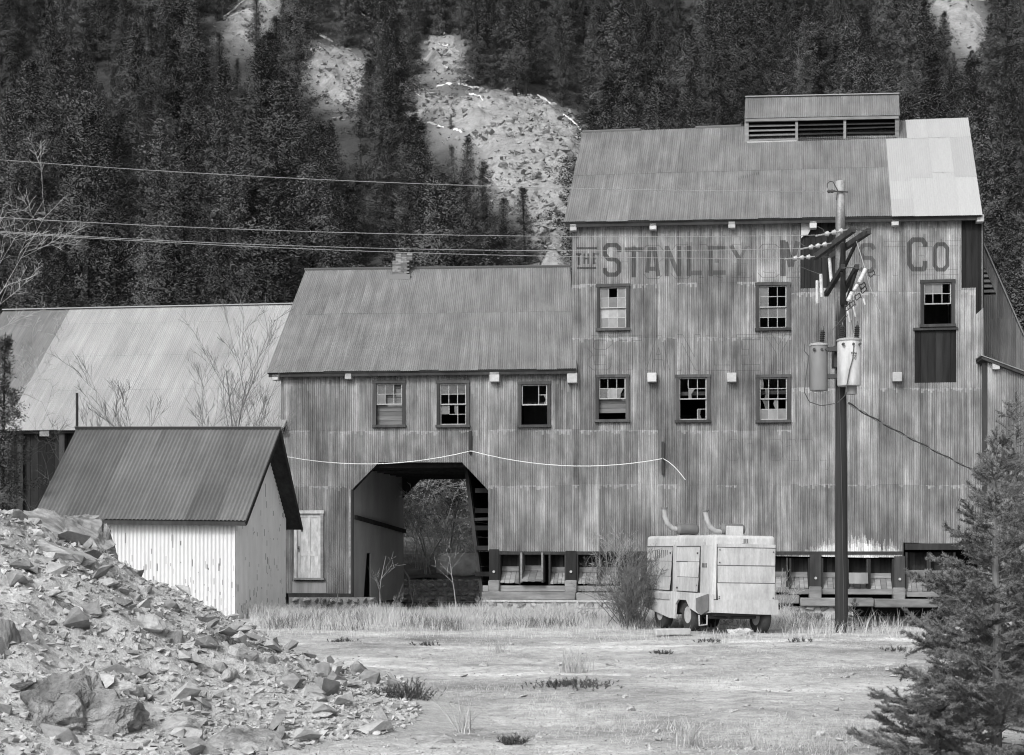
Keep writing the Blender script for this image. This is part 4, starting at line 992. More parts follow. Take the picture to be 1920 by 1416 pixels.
BLs, BRs = Vector((EL.x + .0, DH + .33, EL.z - .12)), Vector((ER.x, DH + .33, ER.z - .12))
roof_sheet(hroof, 'rear_roof_slope', M['shed_roof'], (BRs, BLs, RL, RR), 0, 1, 0, 1, SP, .014)
MB().poly([EL + Vector((.03, .03, -.03)), ER + Vector((-.03, .03, -.03)), RR + Vector((-.03, 0, -.05)), RL + Vector((.03, 0, -.05))], (0, .02, -.04)).build('roof_deck', M['dark_wood'], hroof)
MB().poly([BLs + Vector((.03, -.03, -.03)), BRs + Vector((-.03, -.03, -.03)), RR + Vector((-.03, 0, -.06)), RL + Vector((.03, 0, -.06))], (0, -.02, -.04)).build('roof_deck', M['dark_wood'], hroof)
MB().bar(RL + Vector((-.02, -.07, -.02)), RR + Vector((.02, -.07, -.02)), .02, .16, (0, -1, 1)).bar(RL + Vector((-.02, .07, -.02)), RR + Vector((.02, .07, -.02)), .02, .16, (0, 1, 1)).build('ridge_cap', M['shed_roof'], hroof)
MB().bar(EL + Vector((.03, .05, -.09)), ER + Vector((-.03, .05, -.09)), .03, .12).build('fascia', M['dark_wood'], hroof)
for a, b in ((ER, RR), (BRs, RR)): MB().bar(a + Vector((-.02, 0, -.09)), b + Vector((-.02, 0, -.09)), .03, .14).build('barge_board', M['dark_wood'], hroof)
pst = thing('slanting_post', 'short dark post standing behind the shed roof ridge', 'post', (0, 0, 0))
p = at(145, 812, 47.6); p.z = 0
pst.location = p
MB().bar((0, 0, 0), (-.01, 0, at(145, 737, 47.6).z), .085, .06).build('post_shaft', M['dark_wood'], pst)

# ------------------------------------------------------------------ side addition and small annexe right of the mill
addn = thing('side_addition', 'tin lean-to with stepped roof edge and bare lath against the mill end', 'building', MF.O, MF.rot)
dA = 3.2
edge = line_fn(MF, [(1830, 440), (1845, 457), (1862, 498), (1890, 562), (1908, 604), (1916, 625), (1960, 700)], dA)
uA0 = MF.P(1832, 600, dA).x; uA1 = MF.P(1975, 700, dA).x
lath = [MF.P(1842, 553, dA), MF.P(1872, 502, dA)]
lz = [(MF.P(1850, y + 5.5, dA).z, MF.P(1850, y, dA).z) for y in (505, 514.5, 524, 533.5, 543)]
def lath_open(u): 
    x1 = MF.P(1872, 553, dA).x
    return [(lath[0].z, min(edge(u) - .75, lath[1].z))] if u < x1 and edge(u) - .75 > lath[0].z else []
u = uA0
while u < uA1:
    u1 = min(u + .657, uA1); mid = MF.P(1880, 597, dA).z
    wall_sheet(addn, 'wall_sheet', M['dark_tin'], u, u1, lambda q: mid, lambda q: edge(q), d=dA, openings=[lath_open])
    wall_sheet(addn, 'wall_sheet', M['dark_tin'], u, u1, lambda q: 0.0, lambda q: min(mid + .08, edge(q)), d=dA + .008)
    u = u1
for lo, hi in lz:
    z = (lo + hi) / 2; uu = max(q for q in np.linspace(uA0, uA1, 200) if edge(q) - .6 > z)
    MB().hexa([(uA0, dA + .0, lo), (uu, dA + .0, lo), (uu, dA + .12, lo + .02), (uA0, dA + .12, lo + .02), (uA0, dA + .03, hi), (uu, dA + .03, hi), (uu, dA + .15, hi), (uA0, dA + .15, hi)]).build('lath', M['grey_wood'], addn)
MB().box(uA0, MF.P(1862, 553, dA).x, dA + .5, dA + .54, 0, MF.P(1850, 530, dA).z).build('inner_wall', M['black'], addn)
pr = [MF.P(x, y, dA - .1) for x, y in ((1843, 455), (1862, 498), (1890, 562), (1916, 622), (1980, 745))]
m = MB()
for a, b in zip(pr, pr[1:]): m.hexa([a, b, b + Vector((0, 3.5, 0)), a + Vector((0, 3.5, 0)), a + Vector((.02, 0, .06)), b + Vector((.02, 0, .06)), b + Vector((.02, 3.5, .06)), a + Vector((.02, 3.5, .06))])
m.build('roof', M['roof_tin'], addn)
ann = thing('small_annexe', 'small pale tin annexe with sloping roof edge beside the mill corner', 'building', MF.O, MF.rot)
dN = -.9
rf = line_fn(MF, [(1842, 668), (1960, 714)], dN); uN0, uN1 = MF.P(1851, 700, dN).x, MF.P(2050, 700, dN).x
u = uN0
while u < uN1:
    wall_sheet(ann, 'wall_sheet', M['wall_tin'], u, min(u + .657, uN1), lambda q: -.1, lambda q: rf(q) - .1, d=dN); u += .657
MB().box(uN0 - .14, uN0 - .002, dN - .02, dN + .1, 0, rf(uN0) - .15).build('corner_post', M['dark_wood'], ann)
MB().box(uN0, uN0 + .02, dN + .1, dN + 4, 0, rf(uN0) - .15).build('end_wall', M['plain_tin'], ann)
r0, r1 = MF.P(1841, 668, dN - .2), MF.P(2055, 748, dN - .2)
MB().poly([r0, r1, r1 + Vector((0, 0, -.09)), r0 + Vector((0, 0, -.09))], (0, 4.4, 0)).build('roof', M['dark_wood'], ann)
MB().poly([r0 + Vector((-.03, -.03, .02)), r1 + Vector((0, -.03, .02)), r1 + Vector((0, -.03, .05)), r0 + Vector((-.03, -.03, .05))], (0, 4.5, 0)).build('roof_covering', M['grey_wood'], ann)
c = MF.P(1866, 687, dN); MB().box(c.x - .11, c.x + .11, dN - .18, dN + .1, c.z - .11, c.z + .11).build('beam_end', M['pale_wood'], ann)

# ------------------------------------------------------------------ behind the passage: bank, dry-stone wall, old tank
xs = np.linspace(-9, 3, 25); ys = np.linspace(62.9, 70, 12)
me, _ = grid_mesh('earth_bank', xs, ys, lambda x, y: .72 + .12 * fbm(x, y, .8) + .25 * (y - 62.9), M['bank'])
tag(link('earth_bank', me), kind='structure')
DWf = Frame(850, 62.6, 0.0)
dsw = thing('dry_stone_wall', 'low dry stone wall seen through the drive-through passage', 'wall', DWf.O, 0)
stone_course(dsw, DWf, 740, 990, 1086, 1128, 0, .2, M['stone_pale'], fill=M['stone'])
MB().box(DWf.P(740, 1100).x, DWf.P(990, 1100).x, .2, .5, -.3, .68).build('wall_core', M['dark_wood'], dsw)
tank = thing('old_tank', 'rusty round-ended tank lying on the stone wall behind the passage', 'tank', at(862, 1085, 63.9))
q = [(-.95, .36), (-.9, .46), (-.78, .52), (-.3, .53), (.3, .53), (.85, .53), (.95, .46), (1.0, .36)]
smooth_by_angle(MB().tube([(x, 0, .53) for x, _ in q], [r_ for _, r_ in q], 20).build('tank_shell', M['barrel'], tank), 50)
for x in (-.55, .1, .72): smooth_by_angle(MB().tube([(x - .02, 0, .53), (x + .02, 0, .53)], .54, 20).build('hoop', M['barrel'], tank))

# ------------------------------------------------------------------ portable compressor
cy = at(1337, 1195, 35.2)
comp = thing('portable_compressor', 'faded pale towed air compressor with two bent exhaust stacks', 'compressor', (cy.x, cy.y, 0))
comp.rotation_euler = (0, R(1.0), R(18))
CW, CL = 1.56, 3.95
CP = M['comp_paint']
body = MB().box(.0, CW, .0, CL, .80, 2.27).build('body', CP, comp)
bm = bmesh.new(); bm.from_mesh(body.data)
ed = [e for e in bm.edges if all(v.co.z > 1 for v in e.verts) or abs(e.verts[0].co.z - e.verts[1].co.z) > .5]
bmesh.ops.bevel(bm, geom=ed, offset=.085, segments=4, affect='EDGES', profile=.5); bm.to_mesh(body.data); bm.free(); smooth_by_angle(body, 50)
# roof bands
for y0, y1 in ((2.0, 2.3), (.45, .6)):
    m = MB()
    prof = [(-.014, 2.02), (-.014, 2.11)] + [(.17 - .184 * math.cos(a), 2.10 + .184 * math.sin(a)) for a in (.4, .8, 1.2, 1.57)] + [(CW / 2, 2.285)]
    for (x0, z0), (x1, z1) in zip(prof, prof[1:]): m.hexa([(x0, y0, z0), (x0 + .01, y0, z0 - .01), (x0 + .01, y1, z0 - .01), (x0, y1, z0), (x1, y0, z1), (x1 + .01, y0, z1 - .01), (x1 + .01, y1, z1 - .01), (x1, y1, z1)])
    smooth_by_angle(m.build('roof_band', CP, comp))
def plate(name, pts, off, mt=CP, parent=comp): return MB().poly(pts, off).build(name, mt, parent)
# left side doors: two bays, three plates each, doors sprung a little
for (y0, y1, gap) in ((.72, 2.03, .035), (2.27, 3.84, .05)):
    MB().box(-.004, .03, y0, y1, .93, 2.02).build('door_recess', M['comp_dark'], comp)
    d = link('side_door', None, comp)
    for z0, z1 in ((1.655, 2.0), (1.29, 1.645), (.95, 1.28)):
        sk = (2.0 - z0) / 1.05 * gap
        MB().hexa([(-.03 - sk, y0 + .02 + sk, z0), (-.012 - sk, y0 + .02 + sk, z0), (-.008, y1 - .01, z0), (-.026, y1 - .01, z0), (-.03 - (2.0 - z1) / 1.05 * gap, y0 + .02, z1), (-.012 - (2.0 - z1) / 1.05 * gap, y0 + .02, z1), (-.008, y1 - .01, z1), (-.026, y1 - .01, z1)]).build('door_plate', CP, d)
    for z in (1.648, 2.005):
        MB().box(-.034, -.006, y0 + .01, y1, z - .012, z + .012).build('hinge_strip', M['hinge'], d)
MB().box(-.02, .02, 2.05, 2.25, .85, 2.05).build('side_post', CP, comp)
MB().box(-.016, .1, .17, .69, .85, 2.04).build('corner_post', CP, comp)
for k in range(4): MB().box(-.024, -.014, .36 + .07 * k, .395 + .07 * k, 1.52, 1.62).build('louvre_slot', M['comp_dark'], comp)
for k in range(7): MB().box(-.036, -.022, 2.55 + .12 * k, 2.60 + .12 * k, 1.72, 1.92).build('louvre_slot', M['comp_tank'], comp)
for y, z in ((.80, 1.1), (.80, 1.85), (2.36, 1.1), (2.36, 1.85), (1.95, 1.02), (3.58, 1.02)): MB().tube([(-.02, y, z), (-.06, y, z)], .022, 6).build('latch', M['comp_dark'], comp)
# front doors
MB().box(.06, CW - .02, -.006, .05, .80, 2.06).build('front_recess', M['comp_dark'], comp)
fd = link('front_door', None, comp)
for z0, z1, sk in ((1.588, 1.983, .0), (1.187, 1.570, .012), (.79, 1.170, .03)):
    MB().hexa([(.08 + sk, -.03 - sk * .4, z0), (CW - .03, -.028, z0), (CW - .03, -.008, z0), (.08 + sk, -.008, z0), (.08, -.03, z1), (CW - .03, -.028, z1), (CW - .03, -.008, z1), (.08, -.008, z1)]).build('door_plate', CP, fd)
MB().box(.07, CW - .03, -.034, -.008, 1.99, 2.07).build('top_flange', CP, fd)
MB().box(.08, CW - .03, -.036, -.009, 1.571, 1.587).build('hinge_strip', M['hinge'], fd)
MB().box(.08, CW - .03, -.036, -.009, 1.984, 1.998).build('hinge_strip', M['hinge'], fd)
for x, z in ((.12, 1.93), (.12, 1.64), (CW - .08, 1.9), (.12, .86), (.12, .82), (CW - .07, .84)): MB().tube([(x, -.03, z), (x, -.045, z)], .016, 6).build('bolt', M['comp_dark'], fd)
MB().box(.70, .86, -.012, .0, 2.09, 2.2).build('vent_plate', CP, comp)
for k in range(3): MB().box(.725 + .042 * k, .75 + .042 * k, -.018, -.012, 2.10, 2.19).build('vent_slot', M['comp_tank'], comp)
# skirts
plate('front_skirt', [(-.02, -.05, .78), (-.02, -.05, .50), (CW - .3, -.06, .46), (CW + .06, -.06, .46), (CW + .06, -.04, .80), (.4, -.05, .80)], (0, .06, 0))
bevel(MB().box(CW - .0, CW + .06, -.04, CL, .46, .8).build('side_skirt', CP, comp), .01, 1)
plate('side_skirt', [(-.05, .0, .92), (-.05, CL, .92), (-.05, CL, .5), (-.05, 2.35, .28), (-.05, 2.05, .28), (-.05, 2.0, .62), (-.05, 1.85, .74), (-.05, 1.4, .74), (-.05, 1.2, .56), (-.05, .7, .44), (-.05, .0, .5)], (.05, 0, 0))
bevel(MB().box(-.075, -.052, 2.3, 3.5, .72, .88).build('name_plate', M['rust_metal'], comp), .005, 1)
plate('bent_corner_sheet', [(-.09, .12, .92), (-.10, .75, .80), (-.11, .72, .52), (-.10, .45, .42), (-.09, .1, .55)], (.02, 0, 0), M['comp_tank'])
MB().tube([(-.1, .12, .44), (-.11, .10, .22), (-.11, .5, .18), (-.1, .55, .42)], .018, 6).build('step_loop', M['rust_metal'], comp)
MB().box(.12, CW - .1, .15, CL - .1, .42, .8).build('chassis', M['comp_dark'], comp)
def wheel(x, y):
    w = link('wheel', None, comp); w.location = (x, y, .39)
    q = [(-.11, .22), (-.115, .33), (-.09, .38), (-.05, .4), (.05, .4), (.09, .38), (.115, .33), (.11, .22)]
    smooth_by_angle(MB().tube([(a, 0, 0) for a, _ in q], [r_ for _, r_ in q], 24).build('tyre', M['rubber'], w), 35)
    smooth_by_angle(MB().tube([(-.118, 0, 0), (-.10, 0, 0), (-.13, 0, 0)], [.2, .12, .06], 16).build('rim', M['rust_metal'], w), 35)
for x, y in ((.14, 1.45), (1.40, .42), (1.40, 3.1), (.14, 3.1)): wheel(x, y)
for y in (.42, 1.45, 3.1): MB().tube([(.1, y, .39), (1.5, y, .39)], .05, 8).build('axle', M['comp_dark'], comp)
for y0, mty, c in ((2.35, 'comp_tank', (.12, .66)), (.95, 'comp_tank', (.62, 1.2))):
    s = link('exhaust_stack', None, comp)
    x0, x1 = c
    q = [(x0 - .03, .05), (x0, .10), (x0 + .04, .13), (x1 - .06, .13), (x1 - .02, .11), (x1, .10)]
    smooth_by_angle(MB().tube([(a, y0, 2.43) for a, _ in q], [r_ for _, r_ in q], 12).build('muffler', M[mty], s), 30)
    for a in (x0 + .12, x1 - .12): MB().box(a - .03, a + .03, y0 - .05, y0 + .05, 2.25, 2.33).build('bracket', M['comp_dark'], s)
    pth = [(x0, y0, 2.43), (x0 - .14, y0, 2.45), (x0 - .27, y0, 2.58), (x0 - .33, y0, 2.74), (x0 - .35, y0, 2.92)]
    if y0 < 2: pth = [(x0, y0, 2.36), (x0 - .16, y0, 2.37), (x0 - .30, y0, 2.48), (x0 - .38, y0, 2.66), (x0 - .42, y0, 2.84)]
    smooth_by_angle(MB().tube(pth, .062, 10).build('pipe', M['rust_metal'], s), 60)
    MB().tube([Vector(pth[-1]) + Vector((0, 0, -.01)), Vector(pth[-1]) + Vector((-.003, 0, .03))], .085, 10).build('rain_cap_flange', M['comp_tank'], s)
bevel(MB().box(.66, 1.08, .72, .80, 2.26, 2.5).build('muffler_shield', CP, comp), .01, 1)
plk = thing('fallen_timber', 'short pale timber lying in the grass beside the compressor wheel', 'timber', ground_at(1262, 1191), R(15))
bevel(MB().box(-.45, .4, -.1, .1, .0, .15).build('timber_baulk', M['pale_wood'], plk), .02, 1)

# ------------------------------------------------------------------ utility pole
YP = 36.0
pb = at(1578, 1187, YP); pb.z = 0
pole = thing('utility_pole', 'dark wooden utility pole with slanting double crossarms before the mill', 'utility pole', pb)
topz = at(1578, 340, YP).z
n = 24
path = [(-.03 * (i / n), 0, -.4 + (topz + .4) * i / n) for i in range(n + 1)]
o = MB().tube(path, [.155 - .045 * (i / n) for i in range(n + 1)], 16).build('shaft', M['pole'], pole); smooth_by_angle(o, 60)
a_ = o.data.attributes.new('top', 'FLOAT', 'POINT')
a_.data.foreach_set('value', [min(1.0, max(0.0, (v.co.z - topz + 1.0 + .25 * math.sin(7 * v.co.x * 20)) / .75)) * .9 + (.55 if v.co.x < -.06 and v.co.z > 7.6 else 0) for v in o.data.vertices])  # pale pole top; upper left edge also painted paler as its sunlit side
L_ = lambda px, py, Y: at(px, py, Y) - pb
def dead_end_arm(a, b, w=.10, h=.14):
    o = MB().bar(a, b, w, h).build('crossarm', M['arm'], pole); bevel(o, .008, 1)
A0, A1, B0, B1 = L_(1601, 430, 34.85), L_(1527, 483, 37.15), L_(1630, 433, 34.85), L_(1558, 482, 37.15)
dead_end_arm(A0, A1); dead_end_arm(B0, B1)
dead_end_arm(L_(1581, 500, 34.95), L_(1549, 552, 36.95), .10, .12); dead_end_arm(L_(1607, 500, 34.95), L_(1575, 560, 36.95), .10, .12)
MB().tube([A0, B0], .012, 6).tube([A1, B1], .012, 6).build('spacer_bolt', M['metal_dark'], pole)
MB().tube([L_(1580, 502, 34.95), L_(1606, 502, 34.95)], .01, 6).build('spacer_bolt', M['metal_dark'], pole)
for p, q in ((L_(1607, 452, 35.2), L_(1583, 502, 35.9)), (L_(1580, 455, 35.4), L_(1575, 510, 35.8)), (L_(1606, 506, 35.1), L_(1585, 574, 35.84)), (L_(1578, 510, 35.1), L_(1577, 570, 35.84))): MB().bar(p, q, .05, .07).build('brace', M['arm'], pole)
def lathe_between(a, b, prof, name, mt, n=12, parent=pole):
    a, b = Vector(a), Vector(b)
    o = MB().tube([a.lerp(b, t) for t, _ in prof], [r_ for _, r_ in prof], n).build(name, mt, parent); return smooth_by_angle(o, 50)
BELL = [(0, .012), (.12, .018), (.15, .04), (.45, .058), (.62, .062), (.66, .03), (.95, .018), (1, .012)]
for (p0, p1) in ((L_(1589, 431, 35.1), L_(1543, 440, 35.0)), (L_(1559, 456, 36.0), L_(1513, 465, 35.95)), (L_(1528, 481, 37.0), L_(1484, 485, 36.95))):
    s = link('insulator_string', None, pole)
    for k in range(3):
        a, b = Vector(p0).lerp(Vector(p1), .12 + .28 * k), Vector(p0).lerp(Vector(p1), .40 + .28 * k)
        lathe_between(b, a, BELL, 'insulator_bell', M['porcelain'], 12, s)
    MB().tube([p0, Vector(p0).lerp(Vector(p1), .14)], .014, 6).build('clamp', M['wire'], s)
    MB().tube([Vector(p0).lerp(Vector(p1), .93), Vector(p1) + (Vector(p1) - Vector(p0)) * .3], .02, 6).build('clamp', M['wire'], s)
# fuse tubes
for x0, y0, x1, y1, Y, r_ in ((1555, 484, 1559, 530, 36.3, .04), (1539, 514, 1541, 557, 36.6, .042), (1532, 526, 1532.5, 569, 36.8, .038), (1623, 504, 1611, 530, 35.0, .05), (1608, 534, 1601, 545, 35.2, .045), (1598, 548, 1590, 565, 35.4, .05), (1619, 560, 1622, 572, 35.2, .022), (1589, 580, 1593, 604, 35.5, .022), (1600, 575, 1604, 594, 35.4, .022)):
    lathe_between(L_(x0, y0, Y), L_(x1, y1, Y), [(0, r_ * .8), (.04, r_), (.3, r_), (.33, r_ * 1.1), (.36, r_), (.8, r_), (.83, r_ * 1.12), (.86, r_), (1, r_ * .85)], 'fuse_tube', M['fuse'], 10)
for x, y in ((1635, 513), (1618, 536), (1620, 543), (1609, 556), (1598, 570), (1590, 576)):
    c = L_(x, y, 35.2); m = MB()
    pts = [c + Vector((.07 * math.cos(a), .03 * math.sin(2 * a), .06 * math.sin(a) - .03 * math.cos(3 * a))) for a in np.linspace(0, 7.2, 16)]
    m.tube(pts, .014, 5).build('fuse_hook', M['metal_dark'], pole)
for pts, r_ in (([(1568, 375), (1571, 358), (1562, 341), (1556, 340), (1551, 345), (1551, 352)], .012), ([(1553, 359), (1575, 359), (1590, 360)], .018)):
    MB().tube([L_(x, y, YP - .14) for x, y in pts], r_, 6).build('top_fitting', M['metal_dark'], pole)
lathe_between(L_(1551, 359, YP - .1), L_(1566, 358.5, YP - .1), [(0, .02), (.2, .045), (.4, .03), (.6, .045), (.8, .03), (1, .02)], 'neutral_insulator', M['metal_dark'], 8)
MB().tube([L_(1606, 453, 35.1), L_(1622, 504, 35.0), L_(1630, 535, 35.0), L_(1651, 588, 34.9)], .012, 5).build('lead_wire', M['wire'], pole)
MB().tube([L_(1569, 372, YP - .12), L_(1567, 460, YP - .15), L_(1571, 600, YP - .16), L_(1578, 900, YP - .175), L_(1583, 1185, YP - .19)], .007, 5).build('ground_wire', M['dark_wire'], pole)
MB().tube([L_(1509, 645, 35.5), L_(1508, 658, 35.5), L_(1517, 668, 35.5), L_(1512, 700, 35.5), L_(1508, 735, 35.5), L_(1518, 754, 35.6), L_(1540, 761, 35.7), L_(1565, 757, 35.8)], .011, 5).build('looped_lead', M['dark_wire'], pole)
for pts in ([(1548, 441, 35), (1543, 430, 35), (1533, 425, 35)], [(1503, 459, 36), (1510, 462, 36), (1500, 456, 36)], [(1500, 500, 37), (1520, 508, 37), (1540, 515, 36.8)], [(1565, 600, 35.6), (1575, 610, 35.6), (1590, 590, 35.4)], [(1560, 620, 35.6), (1585, 590, 35.6)], [(1601, 625, 35.4), (1596, 600, 35.5)]):
    MB().tube([L_(*p) for p in pts], .008, 4).build('jumper_wire', M['dark_wire'], pole)
MB().box(-.2, -.12, -.15, .15, L_(0, 690, YP).z, L_(0, 650, YP).z).build('mounting_bracket', M['metal_dark'], pole)
for y in (655, 706): MB().bar(L_(1550, y, 35.75), L_(1575, y, 35.75), .12, .1).build('mounting_arm', M['metal_dark'], pole)

def transformer(name, label, px, ytop, ybot, Y, r_, mt, nb, box=False):
    b = at(px, ybot, Y); t = thing(name, label, 'transformer', b)
    h = at(px, ytop, Y).z - b.z
    q = [(0, r_ * .8), (0, r_ * .94), (.04, r_), (h - .10, r_), (h - .08, r_ * .97), (h - .06, r_)]
    smooth_by_angle(MB().tube([(0, 0, z) for z, _ in q], [r for _, r in q], 28).build('tank', mt, t), 40)
    smooth_by_angle(MB().tube([(0, 0, h - .06), (0, 0, h - .03), (0, 0, h - .01), (0, 0, h + .02)], [r_ * 1.05, r_ * 1.06, r_ * .95, r_ * .3], 28).build('lid', M['porcelain'], t), 40)
    for dx in nb:
        s = link('bushing', None, t)
        pr = [(0, .05)]
        for k in range(6): pr += [(.03 + k * .045, .065), (.05 + k * .045, .042)]
        pr += [(.33, .02), (.4, .012)]
        lathe_between((dx, 0, h), (dx + .03 * (1 if dx > 0 else 1), 0, h + .40), [(z / .4, r) for z, r in pr], 'bushing_sheds', M['bushing'], 10, s)
    for dx in (-.5, .5, .1): MB().tube([(dx * r_ * 1.4, -r_ * .8, h - .16), (dx * r_ * 1.4, -r_ * 1.12, h - .16)], .03, 8).build('terminal', M['metal_dark'], t)
    return t, h
tA, hA = transformer('pole_transformer', 'small dark grey cylindrical transformer on the side of the pole', 1535, 644, 733, 35.75, .205, M['tank_dark'], (.07,))
tB, hB = transformer('pole_transformer', 'large chalky pale transformer with stencilled rating on the pole', 1592, 635, 724, 35.55, .272, M['tank_pale'], (-.17, .17))
MB().tube([(.06, 0, -.19), (.06, 0, 0)], .115, 16).build('base_drum', M['tank_dark'], tB)
MB().tube([(.05, -.28, hB - .2), (.02, -.3, hB - .5), (-.05, -.3, .35), (-.16, -.3, -.25), (-.3, -.15, -.4)], .012, 5).build('drop_lead', M['dark_wire'], tB)
for txt, z, sz, x in (('KVA', .70, .075, .055), ('10', .58, .10, .06)):
    cu = bpy.data.curves.new('stencil_text', 'FONT'); cu.body = txt; cu.size = sz; cu.extrude = .002; cu.align_x = 'CENTER'; cu.materials.append(M['ink'])
    o = bpy.data.objects.new('stencil_text', cu); COL.objects.link(o); bpy.context.view_layer.update(); tm_ = bpy.data.meshes.new_from_object(o); bpy.data.objects.remove(o)
    o = link('stencil_text', tm_, tB); o.location = (x, -.272, z); o.rotation_euler = (R(90), 0, R(8))
MB().box(-.0, .115, -.274, -.268, .672, .682).build('stencil_rule', M['ink'], tB)

# ------------------------------------------------------------------ wires
def wire(name, label, pts, Y, r_, mt, group=None, n=40):
    xs_ = [p[0] for p in pts]
    co = np.polyfit(xs_, [p[1] for p in pts], min(2, len(pts) - 1))
    X = np.linspace(min(xs_) - (700 if min(xs_) <= 0 else 0), max(xs_), n)
    o = MB().tube([at(x, float(np.polyval(co, x)), Y) for x in X], r_, 5).build(name, mt)
    return tag(o, label, 'wire', group)
wire('power_line', 'thin neutral wire strung to the very top of the utility pole', [(0, 300), (640, 338), (920, 350), (1550, 359)], 35.9, .007, M['wire'])
wire('power_line', 'thin bare wire on the insulator string at the near end of the crossarm', [(0, 408), (1000, 443), (1535, 441)], 35.0, .007, M['wire'])
wire('power_line', 'thin bare wire on the insulator string at the middle of the crossarm', [(0, 434), (390, 455), (1060, 470.5), (1507, 466)], 35.95, .007, M['wire'])
wire('power_line', 'thin bare wire on the insulator string at the far end of the crossarm', [(0, 436), (390, 459), (1060, 481), (1475, 485)], 36.95, .007, M['wire'])
sd = thing('service_cable', 'twisted cable dropping from the pole towards the small annexe', 'cable', at(1590, 755, 35.8))
c0 = at(1590, 755, 35.8)
for k, m_ in enumerate(('dark_wire', 'wire')):
    pts = []
    for i in range(90):
        t = i / 89; x = 1590 + 330 * t; y = 755 + 168 * t - 0 * t + 26 * 4 * t * (1 - t) * -.18
        y = 755 + (872 - 755) * ((x - 1590) / 215) ** .92
        p = at(x, y, 35.8 + 9 * t) - c0; a = t * 46 + k * math.pi
        pts.append(p + Vector((.018 * math.cos(a), 0, .018 * math.sin(a))))
    MB().tube(pts, .016 if k == 0 else .011, 5).build('strand', M[m_], sd)
# white cable slung along the front of the mill
cab = thing('slung_cable', 'white cable slung in loops across the mill front on short brackets', 'cable', MF.O, MF.rot)
def seg_path(pts, n=14):
    co = np.polyfit([p[0] for p in pts], [p[1] for p in pts], 2); return [MF.P(x, float(np.polyval(co, x)), -.35) for x in np.linspace(pts[0][0], pts[-1][0], n)]
MB().tube(seg_path([(535, 856), (672, 870), (882, 846)]) + seg_path([(884, 846), (1110, 874), (1243, 860)]) + seg_path([(1245, 861), (1265, 876), (1285, 900)], 6), .014, 6).build('cable_run', M['white_wire'], cab)
for px, y0, y1 in ((882, 808, 852), (1243, 828, 890)):
    a, b = MF.P(px - 2.5, y1, -.05), MF.P(px + 2.5, y0, -.05)
    MB().box(a.x, b.x, -.07, -.012, a.z, b.z).build('bracket_board', M['dark_wood'], cab)
    c = MF.P(px, (846, 860)[px > 1000], -.05); MB().tube([c, c + Vector((0, -.32, 0))], .03, 6).build('cable_hook', M['metal_dark'], cab)

# ------------------------------------------------------------------ conifers
def conifer(seed, H, Rm, kind, start=.12, density=1.0):
    g = np.random.default_rng(seed)
    tv, tf = [], []
    z = H * start; step = .33 if kind != 'sparse' else .5
    lean = g.normal(0, .02, 2)
    P_, D_, S_ = [], [], []
    while z < H * .985:
        h = z / H
        if kind == 'spruce': Lb = Rm * (1 - h) ** .85 + .12
        else:
            Lb = Rm * max(.02, 1 - ((h - .25) / .74) ** 2) ** 1.1 * (.8 + .2 * math.sin(h * 19 + seed)) + .1
        for a in np.arange(0, 6.28, 6.28 / g.integers(4, 7)) + g.uniform(0, 6.28):
            if g.random() > .92 * density: continue
            a += g.normal(0, .25); l = Lb * g.uniform(.45, 1.2) * (1 + .45 * math.sin(2 * a + z * 1.3 + seed) * math.sin(z * 2.1 + a))
            up = (-.22 if kind == 'spruce' else .18) + .5 * (h - .5) + g.normal(0, .12)
            n = max(3, int(l / .17))
            for k in range(n):
                r_ = l * (k + .6) / n
                if r_ < .12 * l and g.random() < .6: continue
                p = np.array([math.cos(a) * r_, math.sin(a) * r_, z + up * r_ + .10 * r_ * r_ / max(l, .5)])
                spread = .28 * (1 - .55 * k / n) * min(1, l)
                q = p + g.normal(0, 1, 3) * [spread, spread, .09]
                q[:2] += lean * z
                for _ in range(34):
                    d = np.array([math.cos(a), math.sin(a), .25]) + g.normal(0, .75, 3)
                    P_.append(q + g.normal(0, .10, 3)); D_.append(d / np.linalg.norm(d)); S_.append(g.uniform(.06, .14))
        z += step * g.uniform(.7, 1.25)
    P_, D_, S_ = np.array(P_), np.array(D_), np.array(S_)
    side = np.cross(D_, g.normal(0, 1, D_.shape)); side /= np.linalg.norm(side, axis=1)[:, None]
    w = S_ * .38
    V = np.empty((len(P_) * 3, 3)); V[0::3] = P_ - side * w[:, None] * .5; V[1::3] = P_ + side * w[:, None] * .5; V[2::3] = P_ + D_ * S_[:, None]
    ctr = np.zeros_like(P_); ctr[:, 2] = P_[:, 2] * .9 - .3; out = P_ - ctr; out[:, 2] = out[:, 2] * .6 + .25; out /= np.linalg.norm(out, axis=1)[:, None]
    gn = np.cross(V[1::3] - V[0::3], V[2::3] - V[0::3]); fl = (gn * out).sum(1) < 0; t_ = V[0::3][fl].copy(); V0 = V[0::3].copy(); V1 = V[1::3].copy(); V0[fl], V1[fl] = V1[fl], t_; V[0::3], V[1::3] = V0, V1
    nrm_ = out + np.random.default_rng(1).normal(0, .10, out.shape); nrm_ /= np.linalg.norm(nrm_, axis=1)[:, None]
    Fc = np.arange(len(V)).reshape(-1, 3)
    m = MB().tube([(lean[0] * t * H, lean[1] * t * H, -.6 + (H + .6) * t) for t in (0, .1, .35, .7, 1)], [.016 * H, .013 * H, .010 * H, .006 * H, .001 * H], 6)
    for _ in range(14 if kind != 'spruce' else 4):      # bare lower twigs
        a = g.uniform(0, 6.28); zz = H * g.uniform(.06, start + .22); l = Rm * g.uniform(.3, .7)
        m.tube([(0, 0, zz), (math.cos(a) * l, math.sin(a) * l, zz - .05 * l)], [.02, .006], 4, False)
    return V, Fc, m, np.repeat(nrm_, 3, 0)
PROTO = []
